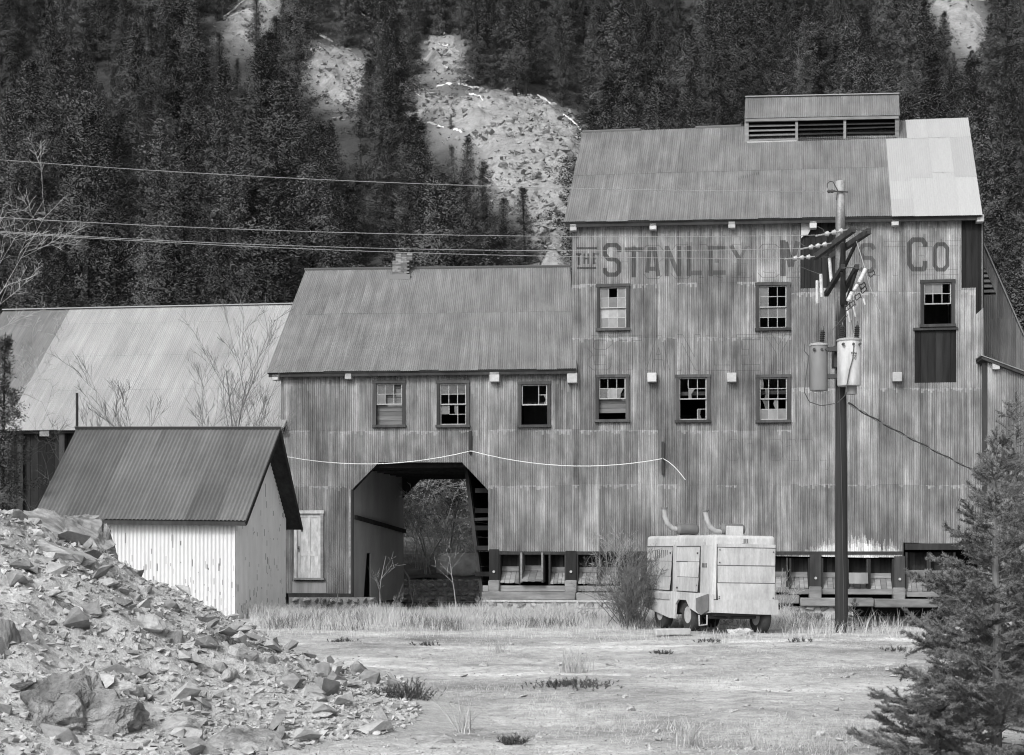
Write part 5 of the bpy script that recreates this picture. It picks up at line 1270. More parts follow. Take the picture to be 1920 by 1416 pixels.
for i, (H, Rm, kind, st, de) in enumerate(((9.5, 1.5, 'pine', .10, 1), (8.2, 1.45, 'pine', .08, 1), (10.5, 1.45, 'pine', .16, .95), (9.0, 1.75, 'spruce', .03, 1), (11, 1.9, 'spruce', .04, 1), (7.5, 1.1, 'sparse', .2, .65))):
    V, Fc, tm, nr = conifer(40 + i, H, Rm, kind, st, de)
    cm_ = np_mesh('crown', V, Fc, M['foliage'], True); cm_.normals_split_custom_set_from_vertices([tuple(q) for q in nr])
    PROTO.append((H, kind, cm_, mesh('trunk', tm.v, tm.f, M['bark']), None))
LAB = [('pine_tree', 'ragged dark pine of middle height in the hillside forest', 'ragged pines on the hillside'), ('pine_tree', 'short bushy pine low-crowned in the hillside forest', 'bushy pines on the hillside'), ('pine_tree', 'tall pine with bare lower trunk in the hillside forest', 'tall pines on the hillside'), ('spruce_tree', 'pointed dark spruce branched to the ground on the hillside', 'pointed spruces on the hillside'), ('spruce_tree', 'tall broad-skirted spruce rising from the hillside forest', 'broad spruces on the hillside'), ('thin_pine_tree', 'thin sparse half-bare pine in the hillside forest', 'thin pines on the hillside')]
def place_tree(p, k, s, rz, label=None):
    H, kind, cm, tm, _ = PROTO[k]; nm, lb, gr = LAB[k]
    t = thing(nm, label or lb, 'tree', p, rz, None if label else gr); wd_ = rnd.uniform(1.05, 1.5); t.scale = (s * wd_, s * wd_, s)
    link('crown', cm, t); link('trunk', tm, t)
    return t
cand = []
y = 72.0
while y < 330:
    st = 3.45 + (y - 72) * .004
    x = -.40 * y
    while x < .42 * y:
        px_, py_ = x + rnd.uniform(-.45, .45) * st, y + rnd.uniform(-.45, .45) * st
        x += st
        if mnoise.noise(Vector((px_ * .06, py_ * .06, 3))) > .42 and rnd.random() < .5: continue
        z = hill_h(px_, py_)
        k = rnd.choice((0, 0, 1, 2, 2, 3, 3, 4, 4, 5)); s = rnd.uniform(.5, 1.2) if rnd.random() < .85 else rnd.uniform(1.2, 1.5)
        H = PROTO[k][0] * s
        hid = False
        for t, e_ in ((.12, .9), (.12, -.9), (.35, 0), (.45, .5), (.45, -.5), (.65, 0), (.9, 0)):
            if in_talus(project((px_ + e_, py_, z + H * t))): hid = True
        if hid: continue
        cand.append((px_, py_, z, k, s, H))
    y += st * .95
def roofline(px):                                 # rows above which the buildings do not cover the wood
    return 590 if px < 540 else 505 if px < 1065 else 240 if px < 1840 else 640
vis, rest = [], []
for c in cand:
    q0, q1 = project((c[0], c[1], c[2])), project((c[0], c[1], c[2] + c[5]))
    (vis if (-20 < q1[0] < 1940 and q1[1] < roofline(q1[0]) - 25 and q0[1] > 0) else rest).append((F * c[5] / c[1], c))
vis.sort(key=lambda a: -a[0])
NT = 285
for _, (x, y, z, k, s, H) in vis[:NT]: place_tree((x, y, z - .1), k, s, rnd.uniform(0, 6.28))
rest += vis[NT:]
# single trees standing against the bare slope
for px, pyt, pyb, k in ((985, 350, 500, 4), (870, 258, 470, 0), (940, 370, 520, 1), (905, 300, 500, 2), (720, 60, 230, 4), (690, 110, 260, 3), (480, -20, 85, 3), (845, 215, 245, 1), (1290, 150, 245, 4), (1160, 205, 262, 3), (835, 320, 520, 4), (790, 235, 420, 0)):
    b = on_hill(px, pyb); H = (pyb - pyt) * b.y / F
    t = place_tree(b - Vector((0, 0, .1)), k, H / PROTO[k][0], rnd.uniform(0, 6.28), 'conifer standing out alone against the bare rocky slope'); t['group'] = 'trees against the bare slope'
# the rest of the wood: one mass, points instanced with the shared tree shapes
rv = np.array([c[1][:3] for c in rest])
rm = bpy.data.meshes.new('far_forest'); rm.vertices.add(len(rv)); rm.vertices.foreach_set('co', rv.astype(np.float32).ravel())
for nm, tp, vals in (('kind_index', 'INT', [c[1][3] for c in rest]), ('tree_scale', 'FLOAT_VECTOR', [q for c in rest for w_ in (rnd.uniform(1.05, 1.5),) for q in (c[1][4] * w_, c[1][4] * w_, c[1][4])]), ('tree_turn', 'FLOAT', [rnd.uniform(0, 6.28) for _ in rest])):
    a_ = rm.attributes.new(nm, tp, 'POINT'); a_.data.foreach_set('vector' if tp == 'FLOAT_VECTOR' else 'value', vals)
forest = link('far_forest', rm)
tag(forest, 'dense conifer forest covering the upper hillside', 'forest', kind='stuff')
first = {}
for ob in COL.objects:
    if ob.parent and ob.name.split('.')[0] in ('crown', 'trunk') and ob.data.name not in first: first[ob.data.name] = ob
gt = bpy.data.node_groups.new('forest_points', 'GeometryNodeTree')
gt.interface.new_socket('Geometry', in_out='INPUT', socket_type='NodeSocketGeometry'); gt.interface.new_socket('Geometry', in_out='OUTPUT', socket_type='NodeSocketGeometry')
gi, go = gt.nodes.new('NodeGroupInput'), gt.nodes.new('NodeGroupOutput')
iop = gt.nodes.new('GeometryNodeInstanceOnPoints'); gt.links.new(gi.outputs[0], iop.inputs['Points'])
g2i = gt.nodes.new('GeometryNodeGeometryToInstance')
joins = []
for (H, kind, cm, tm, _) in PROTO:
    j = gt.nodes.new('GeometryNodeJoinGeometry')
    for d in (tm, cm):
        oi = gt.nodes.new('GeometryNodeObjectInfo'); oi.inputs['Object'].default_value = first[d.name]; oi.transform_space = 'ORIGINAL'; gt.links.new(oi.outputs['Geometry'], j.inputs[0])
    joins.append(j)
for j in reversed(joins): gt.links.new(j.outputs[0], g2i.inputs[0])
gt.links.new(g2i.outputs[0], iop.inputs['Instance']); iop.inputs['Pick Instance'].default_value = True
def named(nm, tp):
    q = gt.nodes.new('GeometryNodeInputNamedAttribute'); q.data_type = tp; q.inputs[0].default_value = nm; return q.outputs[0]
gt.links.new(named('kind_index', 'INT'), iop.inputs['Instance Index']); gt.links.new(named('tree_scale', 'FLOAT_VECTOR'), iop.inputs['Scale'])
cx_ = gt.nodes.new('ShaderNodeCombineXYZ'); gt.links.new(named('tree_turn', 'FLOAT'), cx_.inputs[2]); gt.links.new(cx_.outputs[0], iop.inputs['Rotation'])
gt.links.new(iop.outputs[0], go.inputs[0])
forest.modifiers.new('forest', 'NODES').node_group = gt

# ------------------------------------------------------------------ bare trees and brush
def bare(seed, H, r0, spread=.5, depth=4, nb=4, up=.35, bend=.12, rmin=.004):
    g = random.Random(seed); m = MB()
    def grow(p, d, l, r_, lev):
        n = 5 if lev < 2 else 3; pts, rs = [p.copy()], [r_]
        for i in range(n):
            d = (d + Vector((g.gauss(0, bend), g.gauss(0, bend), up * .12))).normalized(); p = p + d * (l / n); pts.append(p.copy()); rs.append(max(rmin * .75, r_ * (1 - .75 * (i + 1) / n)))
        m.tube(pts, rs, 5 if lev == 0 else 3, False)
        if lev >= depth: return
        k = nb + (3 if lev == 0 else 0)
        for j in range(k):
            t = g.uniform(.25 if lev else .3, 1.0); i = min(n - 1, int(t * n)); q = pts[i].lerp(pts[i+1], t * n - i)
            dd = (pts[i+1] - pts[i]).normalized(); sd_ = Vector((g.gauss(0, 1), g.gauss(0, 1), g.gauss(0, .3))); sd_ = (sd_ - dd * sd_.dot(dd)).normalized()
            nd = (dd * (1 - spread * .5) + sd_ * spread + Vector((0, 0, up * .5))).normalized()
            grow(q, nd, l * g.uniform(.35, .6) * (1 - .3 * t), max(rmin, rs[i] * .55), lev + 1)
    grow(Vector((0, 0, -.1)), Vector((g.gauss(0, .04), g.gauss(0, .04), 1)), H, r0, 0)
    return m
def bare_tree(name, label, p, seed, H, r0, mt='aspen', group=None, **kw):
    t = thing(name, label, 'tree' if 'tree' in name else 'shrub', p, rnd.uniform(0, 6.28), group)
    bare(seed, H, r0, **kw).build('branches', M[mt], t)
    return t
def stand(px, Y, ytop): b = at(px, 1100, Y); b.z = 0; return b, at(px, ytop, Y).z
for i, (px, Y, yt, sd_, r_, lb) in enumerate(((392, 50.6, 590, 3, .055, 'tallest bare aspen sapling against the pale store roof'), (428, 51.0, 575, 4, .06, 'bare aspen with pale trunk close to the wing corner before the store'), (372, 50.2, 660, 9, .04, 'forked bare sapling leaning against the taller aspen'), (262, 50.6, 670, 6, .035, 'slim pale bare sapling alone against the store roof'), (190, 50.2, 735, 7, .03, 'small bushy bare sapling near the slanting post'), (460, 50.4, 700, 12, .035, 'low spreading bare sapling beside the wing corner'))):
    b, H = stand(px, Y, yt); bare_tree('bare_tree', lb, b, sd_, H * .80, r_, 'sapling', depth=3, nb=5, spread=.5, up=.45, rmin=.007)
b, H = stand(-50, 47, 400); bare_tree('bare_tree', 'pale bare tree reaching in beside the store roof above the dark pine', b, 21, H * .9, .05, 'aspen', depth=4, nb=5, rmin=.0065, spread=.75, up=.3)
b, H = stand(20, 46, 640); bare_tree('bare_tree', 'low bare tree with arching boughs over the dark end of the store', b, 23, H * .6, .03, 'twig', depth=3, nb=5, spread=.8, up=.25)
b, H = stand(95, 49, 815); bare_tree('bare_tree', 'scraggy bare tree under the eave of the store', b, 25, H, .05, 'twig', depth=3, nb=5, spread=.8, up=.25)
t = place_tree(Vector((at(0, 1000, 44).x, 44, 0)), 4, .95, 1.0, 'dark pine with drooping boughs beside the end of the store')
t.scale = (.62, .62, .74)
for i, (px, Y, yt) in enumerate(((772, 62.2, 905), (800, 64, 900), (830, 64.6, 890), (858, 64.2, 880), (890, 64.4, 900), (845, 66, 860), (815, 67, 850), (785, 65, 900), (875, 66.5, 870), (810, 63.6, 930), (895, 63.7, 930))):
    b, H = stand(px, Y, yt)
    bare_tree('bare_shrub', 'tall bare twiggy brush behind the drive-through passage', b, 50 + i, H, .045, 'brush' if i % 3 else 'aspen', 'brush behind the passage', depth=4, nb=4, spread=.8, up=.2, bend=.2, rmin=.009)
for i, (px, Y, yt, mt_) in enumerate(((712, 48.5, 1035, 'aspen'), (738, 48.8, 1080, 'twig'), (630, 48.4, 1040, 'aspen'), (856, 49, 1035, 'aspen'), (772, 49, 1090, 'twig'))):
    b, H = stand(px, Y, yt); bare_tree('bare_sapling', 'thin leafless sapling growing in the mouth of the passage', b, 70 + i, H, .022, mt_, 'saplings before the passage', depth=2, nb=4, spread=.7, up=.3)
def bush(name, label, p, seed, H, n, spread, mt, lean=(0, 0), depth=2, r0=.014, group=None, cat='shrub'):
    t = thing(name, label, cat, p, 0, group); g = random.Random(seed); m = MB()
    for k in range(n):
        a = g.uniform(0, 6.28); tl = g.uniform(.0, spread); h = H * g.uniform(.45, 1.0)
        s = bare(seed * 100 + k, h, r0, spread=.55, depth=depth, nb=3, up=.12, bend=.1)
        R_ = Matrix.Rotation(tl, 3, Vector((math.cos(a), math.sin(a), 0)))
        o_ = Vector((g.gauss(0, .18 * H * .5), g.gauss(0, .18 * H * .5), 0)); n0 = len(m.v)
        m.v += [R_ @ v + o_ + Vector((lean[0], lean[1], 0)) * v.z for v in s.v]; m.f += [[q + n0 for q in f] for f in s.f]
    m.build('stems', M[mt], t); return t
for i in range(9):
    px = 775 + 16 * i; Y = 64.5 + (i * 7 % 5) * .7
    bush('bare_shrub', 'tall bare twiggy brush behind the drive-through passage', (at(px, 1100, Y).x, Y, 1.0), 80 + i, 3.4, 5, .5, 'brush', (0, 0), 3, .014, 'brush behind the passage')
# big twiggy bush beside the compressor, made of many stems
bush('twiggy_bush', 'big dark twiggy bush leaning against the compressor side', (at(1185, 1180, 38.4).x, 38.4, 0), 5, 1.9, 70, .7, 'twig', (.05, 0), 3, .013)
bush('twiggy_bush', 'taller thin pale twigs rising behind the dark bush', (at(1160, 1180, 40).x, 40, 0), 6, 2.3, 9, .35, 'aspen', (.08, 0), 3, .012)
bush('twiggy_bush', 'bare grey brush between the compressor and the pole', (at(1468, 1140, 44).x, 44, 0), 8, 1.5, 8, .5, 'aspen', (0, 0), 2, .012)
for i, (px, Y) in enumerate(((575, 48.5), (610, 48.8), (690, 48.6), (745, 48.2), (790, 48.4), (830, 48.0), (900, 49))):
    bush('low_brush', 'low tangled grey brush along the foot of the wing', (at(px, 1140, Y).x, Y, 0), 30 + i, .55, 9, .8, 'twig' if i % 3 else 'aspen', (0, 0), 2, .008, 'brush along the wing')

# ------------------------------------------------------------------ young spruces at the right edge
def young_spruce(seed, H, Rm, ztop_open=.0, needle=.022, twigs=1.0):
    g = np.random.default_rng(seed); wood = MB(); P_, D_, N_ = [], [], []
    def needles(a, b, dens, ln):
        a, b = np.array(a), np.array(b); d = b - a; L = np.linalg.norm(d)
        if L < 1e-4: return
        d /= L; n = max(3, int(L * dens)); t = g.random(n)
        p = a + (b - a) * t[:, None]
        r_ = g.normal(0, 1, (n, 3)); r_ -= (r_ @ d)[:, None] * d; r_ /= np.linalg.norm(r_, axis=1)[:, None]
        r_[:, 2] += .25
        q = r_ * .85 + d * .65; q /= np.linalg.norm(q, axis=1)[:, None]
        P_.append(p); D_.append(q); N_.append(np.full(n, ln) * g.uniform(.75, 1.2, n))
    def twig(p, d, l, lev):
        p = np.array(p, float); d = np.array(d, float); d /= np.linalg.norm(d); n = 4; pts = [p.copy()]
        for i in range(n):
            d = d + np.array([g.normal(0, .07), g.normal(0, .07), .05 if lev == 0 else .03]); d /= np.linalg.norm(d); pts.append(pts[-1] + d * l / n)
        for i in range(n):
            if lev > 0 or i >= 1: needles(pts[i], pts[i+1], 900 * twigs, needle)
        r0 = .004 + .006 * l
        wood.tube([Vector(q) for q in pts], [r0 * (1 - .7 * i / n) for i in range(n + 1)], 4, False)
        if lev < 2 and l > .14:
            k = int(4 + l * (13 if lev == 0 else 9))
            for j in range(k):
                t = .22 + .75 * (j + g.random()) / k; i = min(n - 1, int(t * n)); q = pts[i] + (pts[i+1] - pts[i]) * (t * n - i)
                dd = (pts[i+1] - pts[i]); dd /= np.linalg.norm(dd); sd_ = np.cross(dd, [0, 0, 1]); sd_ /= np.linalg.norm(sd_) + 1e-9
                s_ = 1 if j % 2 else -1
                twig(q, dd * .72 + sd_ * s_ * .72 + np.array([0, 0, g.normal(.0, .26)]), max(.07, l * (.52 if lev == 0 else .42) * (1.08 - t)) * g.uniform(.75, 1.2), lev + 1)
    nb_ = int(105 * (H / 3.2) ** .8)
    for k in range(nb_):
        h = ((k + g.random()) / nb_) ** 1.15 * .96 + .02; z = H * h; Lb = Rm * (1 - h) ** .85 + .07; a = k * 2.4 + g.normal(0, .3)
        el = .02 + .6 * h ** 1.5 + g.normal(0, .16); l = Lb * g.uniform(.6, 1.2)
        twig((0, 0, z), (math.cos(a) * math.cos(el), math.sin(a) * math.cos(el), math.sin(el)), l, 0)
    wood.tube([(0, 0, -.1), (.01, 0, H * .4), (-.015, .01, H * .75), (0, 0, H)], [.017 * H, .012 * H, .007 * H, .003], 8)
    for k in range(6):
        q = np.array([0, 0, H * .93]); needles(q, (0, 0, H), 260, needle)
    P_, D_, N_ = np.concatenate(P_), np.concatenate(D_), np.concatenate(N_)
    side = np.cross(D_, g.normal(0, 1, D_.shape)); side /= np.linalg.norm(side, axis=1)[:, None]; w = N_ * .085
    V = np.empty((len(P_) * 3, 3)); V[0::3] = P_ - side * w[:, None]; V[1::3] = P_ + side * w[:, None]; V[2::3] = P_ + D_ * N_[:, None]
    return V, np.arange(len(V)).reshape(-1, 3), wood
def spruce(name, label, p, seed, H, Rm, **kw):
    V, Fc, wd = young_spruce(seed, H, Rm, **kw)
    t = thing(name, label, 'tree', p); link('crown', np_mesh('crown', V, Fc, M['needles']), t); wd.build('trunk', M['spruce_bark'], t); return len(Fc)
b = at(1868, 1400, 13.6); b.z = -.12
spruce('young_spruce', 'bushy young spruce with pale leading shoots in the right foreground', b, 3, at(1826, 800, 13.6).z + .12, 1.15, needle=.030)
b = at(1905, 1300, 17.5); b.z = 0
spruce('young_spruce', 'darker taller young spruce standing behind the bushy one', b, 5, at(1892, 735, 17.5).z, 1.25, needle=.036, twigs=.4)
for label, px, py, H in (('tiny spruce seedling under the compressor front', 1366, 1188, .45), ('small spruce seedling at the foot of the utility pole', 1603, 1182, .75)):
    b = ground_at(px, py); V, Fc, wd = young_spruce(int(px), H, H * .42, needle=.03, twigs=.35)
    t = thing('spruce_seedling', label, 'seedling', b); link('crown', np_mesh('crown', V, Fc, M['shrub']), t); wd.build('stem', M['spruce_bark'], t)

# ------------------------------------------------------------------ rubble heap
AP = (-8.6, 19.5)
def heap_h(x, y):
    dx, dy = x - AP[0], (y - AP[1]) * (1.0 if y < AP[1] else .75)
    r_ = math.hypot(dx, dy)
    h = 3.5 - .53 * r_
    k = .32
    h = k * math.log1p(math.exp(min(h / k, 50)))      # soft foot
    h += .10 * math.exp(-((r_ - 7.3) / 1.0) ** 2) * (1 if x > -5 else .6) * sstep(20, 15, y)
    n_ = .22 * fbm(x, y, .55, 4, 1.0) + .09 * fbm(x, y, 2.3, 4, 4.0) + .035 * fbm(x, y, 8.0, 3, 9.0)
    return h + n_ * sstep(.02, .5, h) - .05
xs = np.arange(-17, 1.4, .07); ys = np.arange(8.5, 26.5, .07)
nx = len(xs)
me, V = grid_mesh('rubble_heap', xs, ys, heap_h, M['rubble'])
tag(link('rubble_heap', me), kind='structure')
def heap_pt(): 
    while True:
        x, y = rnd.uniform(-9, .9), rnd.uniform(9.5, 23)
        if heap_h(x, y) > .03 and -80 < project((x, y, heap_h(x, y)))[0] < 1000 and project((x, y, heap_h(x, y)))[1] < 1500: return x, y
pts, sizes = [], []
for _ in range(15000):
    x, y = heap_pt(); s = .022 + .13 * rnd.random() ** 3.2; pts.append((x, y, heap_h(x, y) + s * .15)); sizes.append(s)
tag(scatter_mesh('loose_rubble', pts, sizes, LOWHULLS, M['rubble_stone'], .45), 'small broken stone covering the rubble heap', 'rubble', kind='stuff')
ROCKS = [np_mesh('rock', *hull_rock(400 + i, 8 + i % 4, 0, 0, .45 + .09 * (i % 6)), M['rock']) for i in range(12)]
got = 0
while got < 290:
    x, y = heap_pt(); s = .14 + .40 * rnd.random() ** 2.4
    o = link('heap_rock', ROCKS[rnd.randrange(12)]); tag(o, 'angular grey rock lying among the rubble of the heap', 'rock', 'rocks on the rubble heap')
    o.location = (x, y, heap_h(x, y) + s * .12); o.scale = (s * rnd.uniform(.9, 1.35), s * rnd.uniform(.75, 1.1), s * rnd.uniform(.7, 1.1)); o.rotation_euler = (rnd.uniform(-.45, .45), rnd.uniform(-.1, .7), rnd.uniform(0, 6.28)); got += 1
def on_heap(px, py):
    r_ = ray(px, py); y = 9.0
    while y < 30:
        z = EYE + r_.z * y
        if z <= max(heap_h(r_.x * y, y), 0): break
        y += .04
    return Vector((r_.x * y, y, EYE + r_.z * y))
def boulder(label, px, py, wpx, hpx, dep, seed, rot=(0, 0, 0), flat=.8, sink=.0, n=11, mt='rock', sub=4, rough=.05):
    p = on_heap(px, py); s = p.y / F
    v, f = hull_rock(seed, n, sub, rough, flat)
    v = v / (v.max(0) - v.min(0))
    o = link('boulder', np_mesh('boulder', v, f, M[mt])); tag(o, label, 'boulder')
    o.location = p + Vector((0, dep * .05, -sink)); o.scale = (wpx * s, dep, hpx * s); o.rotation_euler = rot
    return o
boulder('great dark boulder with crusted face at the foot of the heap', 130, 1365, 250, 215, .8, 501, (0, .1, .2), sub=8, rough=.16, mt='rock_dark', n=14)
boulder('long smooth pale slab boulder crowning the heap before the shed', 130, 1005, 190, 95, .9, 502, (0, .42, -.1), flat=.6, mt='rock_pale', rough=.13, sub=7)
boulder('blunt rounded boulder end at the lip of the heap', 190, 1030, 70, 85, .45, 508, (0, .3, .3), mt='rock_pale')
boulder('pale square block perched at the top of the heap', 25, 975, 60, 62, .4, 503, (.1, .1, .5))
boulder('light split rock with layered face below the crowning slab', 115, 1040, 130, 44, .5, 504, (0, .2, 0), flat=.5)
boulder('dark leaning slab with sharp upper edge on the heap', 118, 1150, 105, 44, .35, 505, (0, .62, .1), flat=.5, mt='rock_dark')
boulder('flat dark stone balanced on a block at the heap side', 45, 1288, 62, 20, .26, 506, (0, .08, 0), flat=.4, mt='rock_dark')
boulder('wedge shaped rock with bright tip beside the leaning slab', 45, 1200, 50, 44, .25, 507, (0, -.3, .4))
boulder('tilted dark flake above the pale wedge near the heap edge', 425, 1210, 62, 34, .3, 509, (0, .5, .2), flat=.45, mt='rock_dark')
boulder('pale pointed wedge rock at the edge of the heap', 458, 1238, 66, 50, .3, 510, (0, .6, 0), flat=.55)
boulder('square grey block low on the heap edge', 428, 1275, 42, 44, .25, 511, (0, .1, .3))
boulder('long overhanging flat rock at the toe of the heap', 573, 1308, 92, 30, .35, 512, (0, .1, .1), flat=.45)
boulder('broad pale boulder half buried at the bottom of the heap', 460, 1395, 150, 70, .55, 513, (0, .12, 0), flat=.6, mt='rock_pale')
boulder('pale angular boulder ending the toe of the heap', 812, 1394, 92, 42, .38, 514, (0, .05, .2), flat=.55)
boulder('grey faceted rock in the middle of the heap', 270, 1170, 80, 50, .35, 515, (0, .3, .1))
boulder('small upright dark rock below the faceted rock', 330, 1205, 40, 46, .22, 516)
boulder('broad low rock beside the great dark boulder', 240, 1300, 70, 40, .3, 517, (0, .3, .3), flat=.6)
boulder('ribbed grey rock in the hollow of the heap', 340, 1370, 90, 56, .4, 518, (0, -.2, .2), flat=.55)
boulder('rounded dark rock at the very side of the heap', 12, 1200, 60, 80, .4, 519)
boulder('stubby rock against the shed corner', 385, 1168, 52, 40, .3, 520, (0, .3, 0))

# ------------------------------------------------------------------ ground cover
def blades(name, pts, hs, width, mt, label, cat='grass', lean=.35, seg=True):
    g = np.random.default_rng(len(pts)); n = len(pts); P_ = np.array(pts); hs = np.array(hs)
    a = g.uniform(0, 6.28, n); ln = np.abs(g.normal(0, lean, n)) + .05
    d = np.stack([np.cos(a) * ln, np.sin(a) * ln, np.ones(n)], 1) * hs[:, None]
    b = g.uniform(0, 6.28, n); s = np.stack([np.cos(b), np.sin(b), np.zeros(n)], 1) * width / 2
    mid = P_ + d * .55; tip = P_ + d * np.array([1.25, 1.25, .92])
    V = np.empty((n * 5, 3)); V[0::5] = P_ - s; V[1::5] = P_ + s; V[2::5] = mid + s * .8; V[3::5] = mid - s * .8; V[4::5] = tip
    i = np.arange(n)[:, None] * 5
    Fq = np.concatenate([i + [0, 1, 2], i + [0, 2, 3], i + [3, 2, 4]])
    o = link(name, np_mesh(name, V, Fq, M[mt])); tag(o, label, cat, kind='stuff'); return o
pts, hs = [], []
def try_add(px, Y, dens, hmin, hmax):
    x = (px - CX) / F * Y
    if rnd.random() > dens: return
    pts.append((x, Y, ground_h(x, Y) - .01)); hs.append(rnd.uniform(hmin, hmax))
while len(pts) < 100000:                           # the thick band before the buildings
    px, Y = rnd.uniform(470, 1760), rnd.uniform(33.5, 50)
    x = (px - CX) / F * Y
    v = mnoise.noise(Vector((x * .35, Y * .25, 0))) + .5 * mnoise.noise(Vector((x * 1.6, Y * 1.2, 4)))
    near = sstep(34.5 + 2.5 * v, 43, Y) ** 1.6
    if px > 1480: near *= .45
    if 1195 < px < 1470 and Y < 38:
        if rnd.random() < .75: continue
        near *= .3
    try_add(px, Y, max(.03, near * (.6 + .9 * v)), .05, .18 + .22 * near * (1 + max(0, v)))
hs = [h * (.35 + 1.3 * max(0, .5 + .5 * mnoise.noise(Vector((p[0] * .9, p[1] * .5, 1))) + .3 * mnoise.noise(Vector((p[0] * 3, p[1] * 2, 6))))) for h, p in zip(hs, pts)]
blades('dry_grass', pts, hs, .010, 'grass', 'pale dry grass along the foot of the mill')
pts, hs = [], []
while len(pts) < 9000:                            # dark dead weeds among the grass
    px, Y = rnd.uniform(480, 1760), rnd.uniform(37, 50); x = (px - CX) / F * Y
    v = mnoise.noise(Vector((x * .8, Y * .5, 12)))
    if v > .12 or Y > 47.5: try_add(px, Y, .3 + v, .08, .42)
blades('dead_weeds', pts, hs, .009, 'twig', 'dark dead weed stalks among the pale grass', 'weeds')
pts, hs = [], []
while len(pts) < 15000:                           # thin short growth on the yard
    px, Y = rnd.uniform(480, 2050), rnd.uniform(14.2, 37)
    x = (px - CX) / F * Y
    v = mnoise.noise(Vector((x * .5, Y * .22, 8))) + .6 * mnoise.noise(Vector((x * 1.9, Y * 1.2, 2)))
    if heap_h(x, Y) > .05: continue
    try_add(px, Y, max(.0, .05 + .75 * v), .02, .06 + .12 * max(0, v) ** 2)
blades('short_grass', pts, hs, .006, 'grass', 'thin short dry grass scattered over the dusty yard', lean=.6)
pts, hs = [], []
for px, py, n, sp, h in ((1293, 1403, 45, .06, .36), (900, 1160, 140, .3, .5), (1000, 1165, 200, .5, .45), (1390, 1198, 110, .8, .32), (1230, 1200, 90, .7, .3), (1545, 1190, 120, .35, .4), (1690, 1195, 60, .5, .75), (1075, 1262, 110, .12, .5), (870, 1370, 30, .05, .5), (1640, 1190, 50, .3, .7), (938, 1225, 40, .1, .45), (700, 1165, 260, .9, .5), (560, 1160, 260, .8, .45)):
    c = ground_at(px, py)
    for _ in range(n):
        x, y = c.x + rnd.gauss(0, sp), c.y + rnd.gauss(0, sp); pts.append((x, y, ground_h(x, y) - .01)); hs.append(h * rnd.uniform(.4, 1.1))
blades('tall_grass', pts, hs, .010, 'grass', 'tufts of taller dry stalks standing above the grass', lean=.45)
# dark low shrubs in the yard
def juniper(label, px, py, w, h, n, seed):
    c = ground_at(px, py); g = np.random.default_rng(seed); t = thing('low_shrub', label, 'shrub', (c.x, c.y, 0))
    P_ = g.normal(0, 1, (n, 3)) * [w * .33, w * .25, .02]; P_[:, 2] = np.abs(P_[:, 2])
    d = P_ * [.9, .9, 0] / max(w, .1) + g.normal(0, .28, (n, 3)) + [0, 0, 1.0]; d /= np.linalg.norm(d, axis=1)[:, None]
    L = h * g.uniform(.4, 1.05, n) * (1 - .35 * np.abs(P_[:, 0]) / w); s = np.cross(d, g.normal(0, 1, d.shape)); s /= np.linalg.norm(s, axis=1)[:, None]
    V, FcL = [], []
    for i in range(n):
        for k in range(14):
            b_ = P_[i] + d[i] * L[i] * (k + .5) / 14; q = d[i] * .8 + g.normal(0, .6, 3); q /= np.linalg.norm(q); sd_ = np.cross(q, g.normal(0, 1, 3)); sd_ /= np.linalg.norm(sd_); l = .05
            V += [b_ - sd_ * .005, b_ + sd_ * .005, b_ + q * l]
    V = np.array(V); link('foliage', np_mesh('foliage', V, np.arange(len(V)).reshape(-1, 3), M['shrub']), t)
    m = MB()
    for i in range(0, n, 6): m.tube([P_[i], P_[i] + d[i] * L[i] * .8], [.006, .003], 4, False)
    m.build('stem', M['bark'], t)
juniper('dark rounded juniper tuft alone on the gravel', 735, 1318, .36, .24, 90, 2)
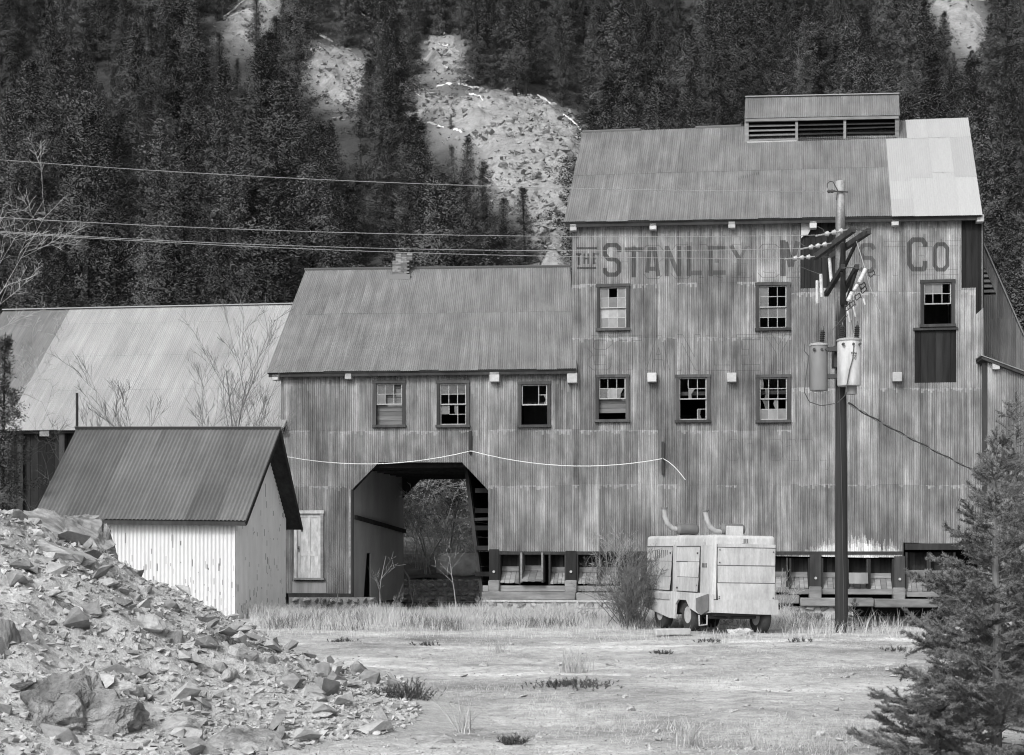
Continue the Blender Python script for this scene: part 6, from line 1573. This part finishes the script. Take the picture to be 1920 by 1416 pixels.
juniper('taller dark juniper tuft joined to the rounded one', 772, 1314, .3, .30, 90, 3)
juniper('flat dark spreading mat of ground shrub in the yard', 1070, 1290, .9, .10, 150, 4)
juniper('small dark plant near the bottom of the yard', 962, 1398, .18, .08, 40, 5)
for i, (px, py) in enumerate(((800, 1212), (1240, 1228), (1500, 1205), (1680, 1222), (1330, 1205), (640, 1205))): juniper('little dark weed clump on the bare yard', px, py, .35, .07, 30, 20 + i); [o for o in COL.objects if o.name.startswith('low_shrub')][-1]['group'] = 'weed clumps on the yard'
# stones on the yard
YS = [np_mesh('stone', *HULLS[i], M['rubble_stone']) for i in range(8)]
for i in range(110):
    while True:
        px, py = rnd.uniform(620, 1740), rnd.choice((rnd.uniform(1200, 1416), rnd.uniform(1225, 1275)))
        if 1040 < px < 1700 or rnd.random() < .35:
            c = ground_at(px, py)
            if heap_h(c.x, c.y) < .04: break
    s = rnd.uniform(.05, .15) * (1.6 if (1225 < py < 1275 and rnd.random() < .3) else 1)
    o = link('yard_stone', YS[i % 8]); tag(o, 'loose pale stone lying on the dusty yard', 'stone', 'stones on the yard'); o.location = (c.x, c.y, ground_h(c.x, c.y) + s * .1); o.scale = (s * 1.4, s, s * .7); o.rotation_euler = (rnd.uniform(-.3, .3), rnd.uniform(-.3, .3), rnd.uniform(0, 6.28))
pts, sizes = [], []
for _ in range(15000):
    px, Y = rnd.uniform(480, 2000), 14.2 + 24 * rnd.random() ** 1.5; x = (px - CX) / F * Y
    if heap_h(x, Y) > .03: continue
    s = .012 + .035 * rnd.random() ** 3; pts.append((x, Y, ground_h(x, Y) + s * .2)); sizes.append(s)
tag(scatter_mesh('gravel', pts, sizes, LOWHULLS, M['rubble_stone'], .4), 'fine gravel strewn over the yard', 'gravel', kind='stuff')
o = link('boulder', np_mesh('boulder', *hull_rock(600, 18, 4, .08, .6), M['rock'])); c = ground_at(1395, 1192); tag(o, 'pale rounded boulder in the grass under the compressor front', 'boulder'); o.location = (c.x, c.y + .2, .05); o.scale = (.75, .5, .5)
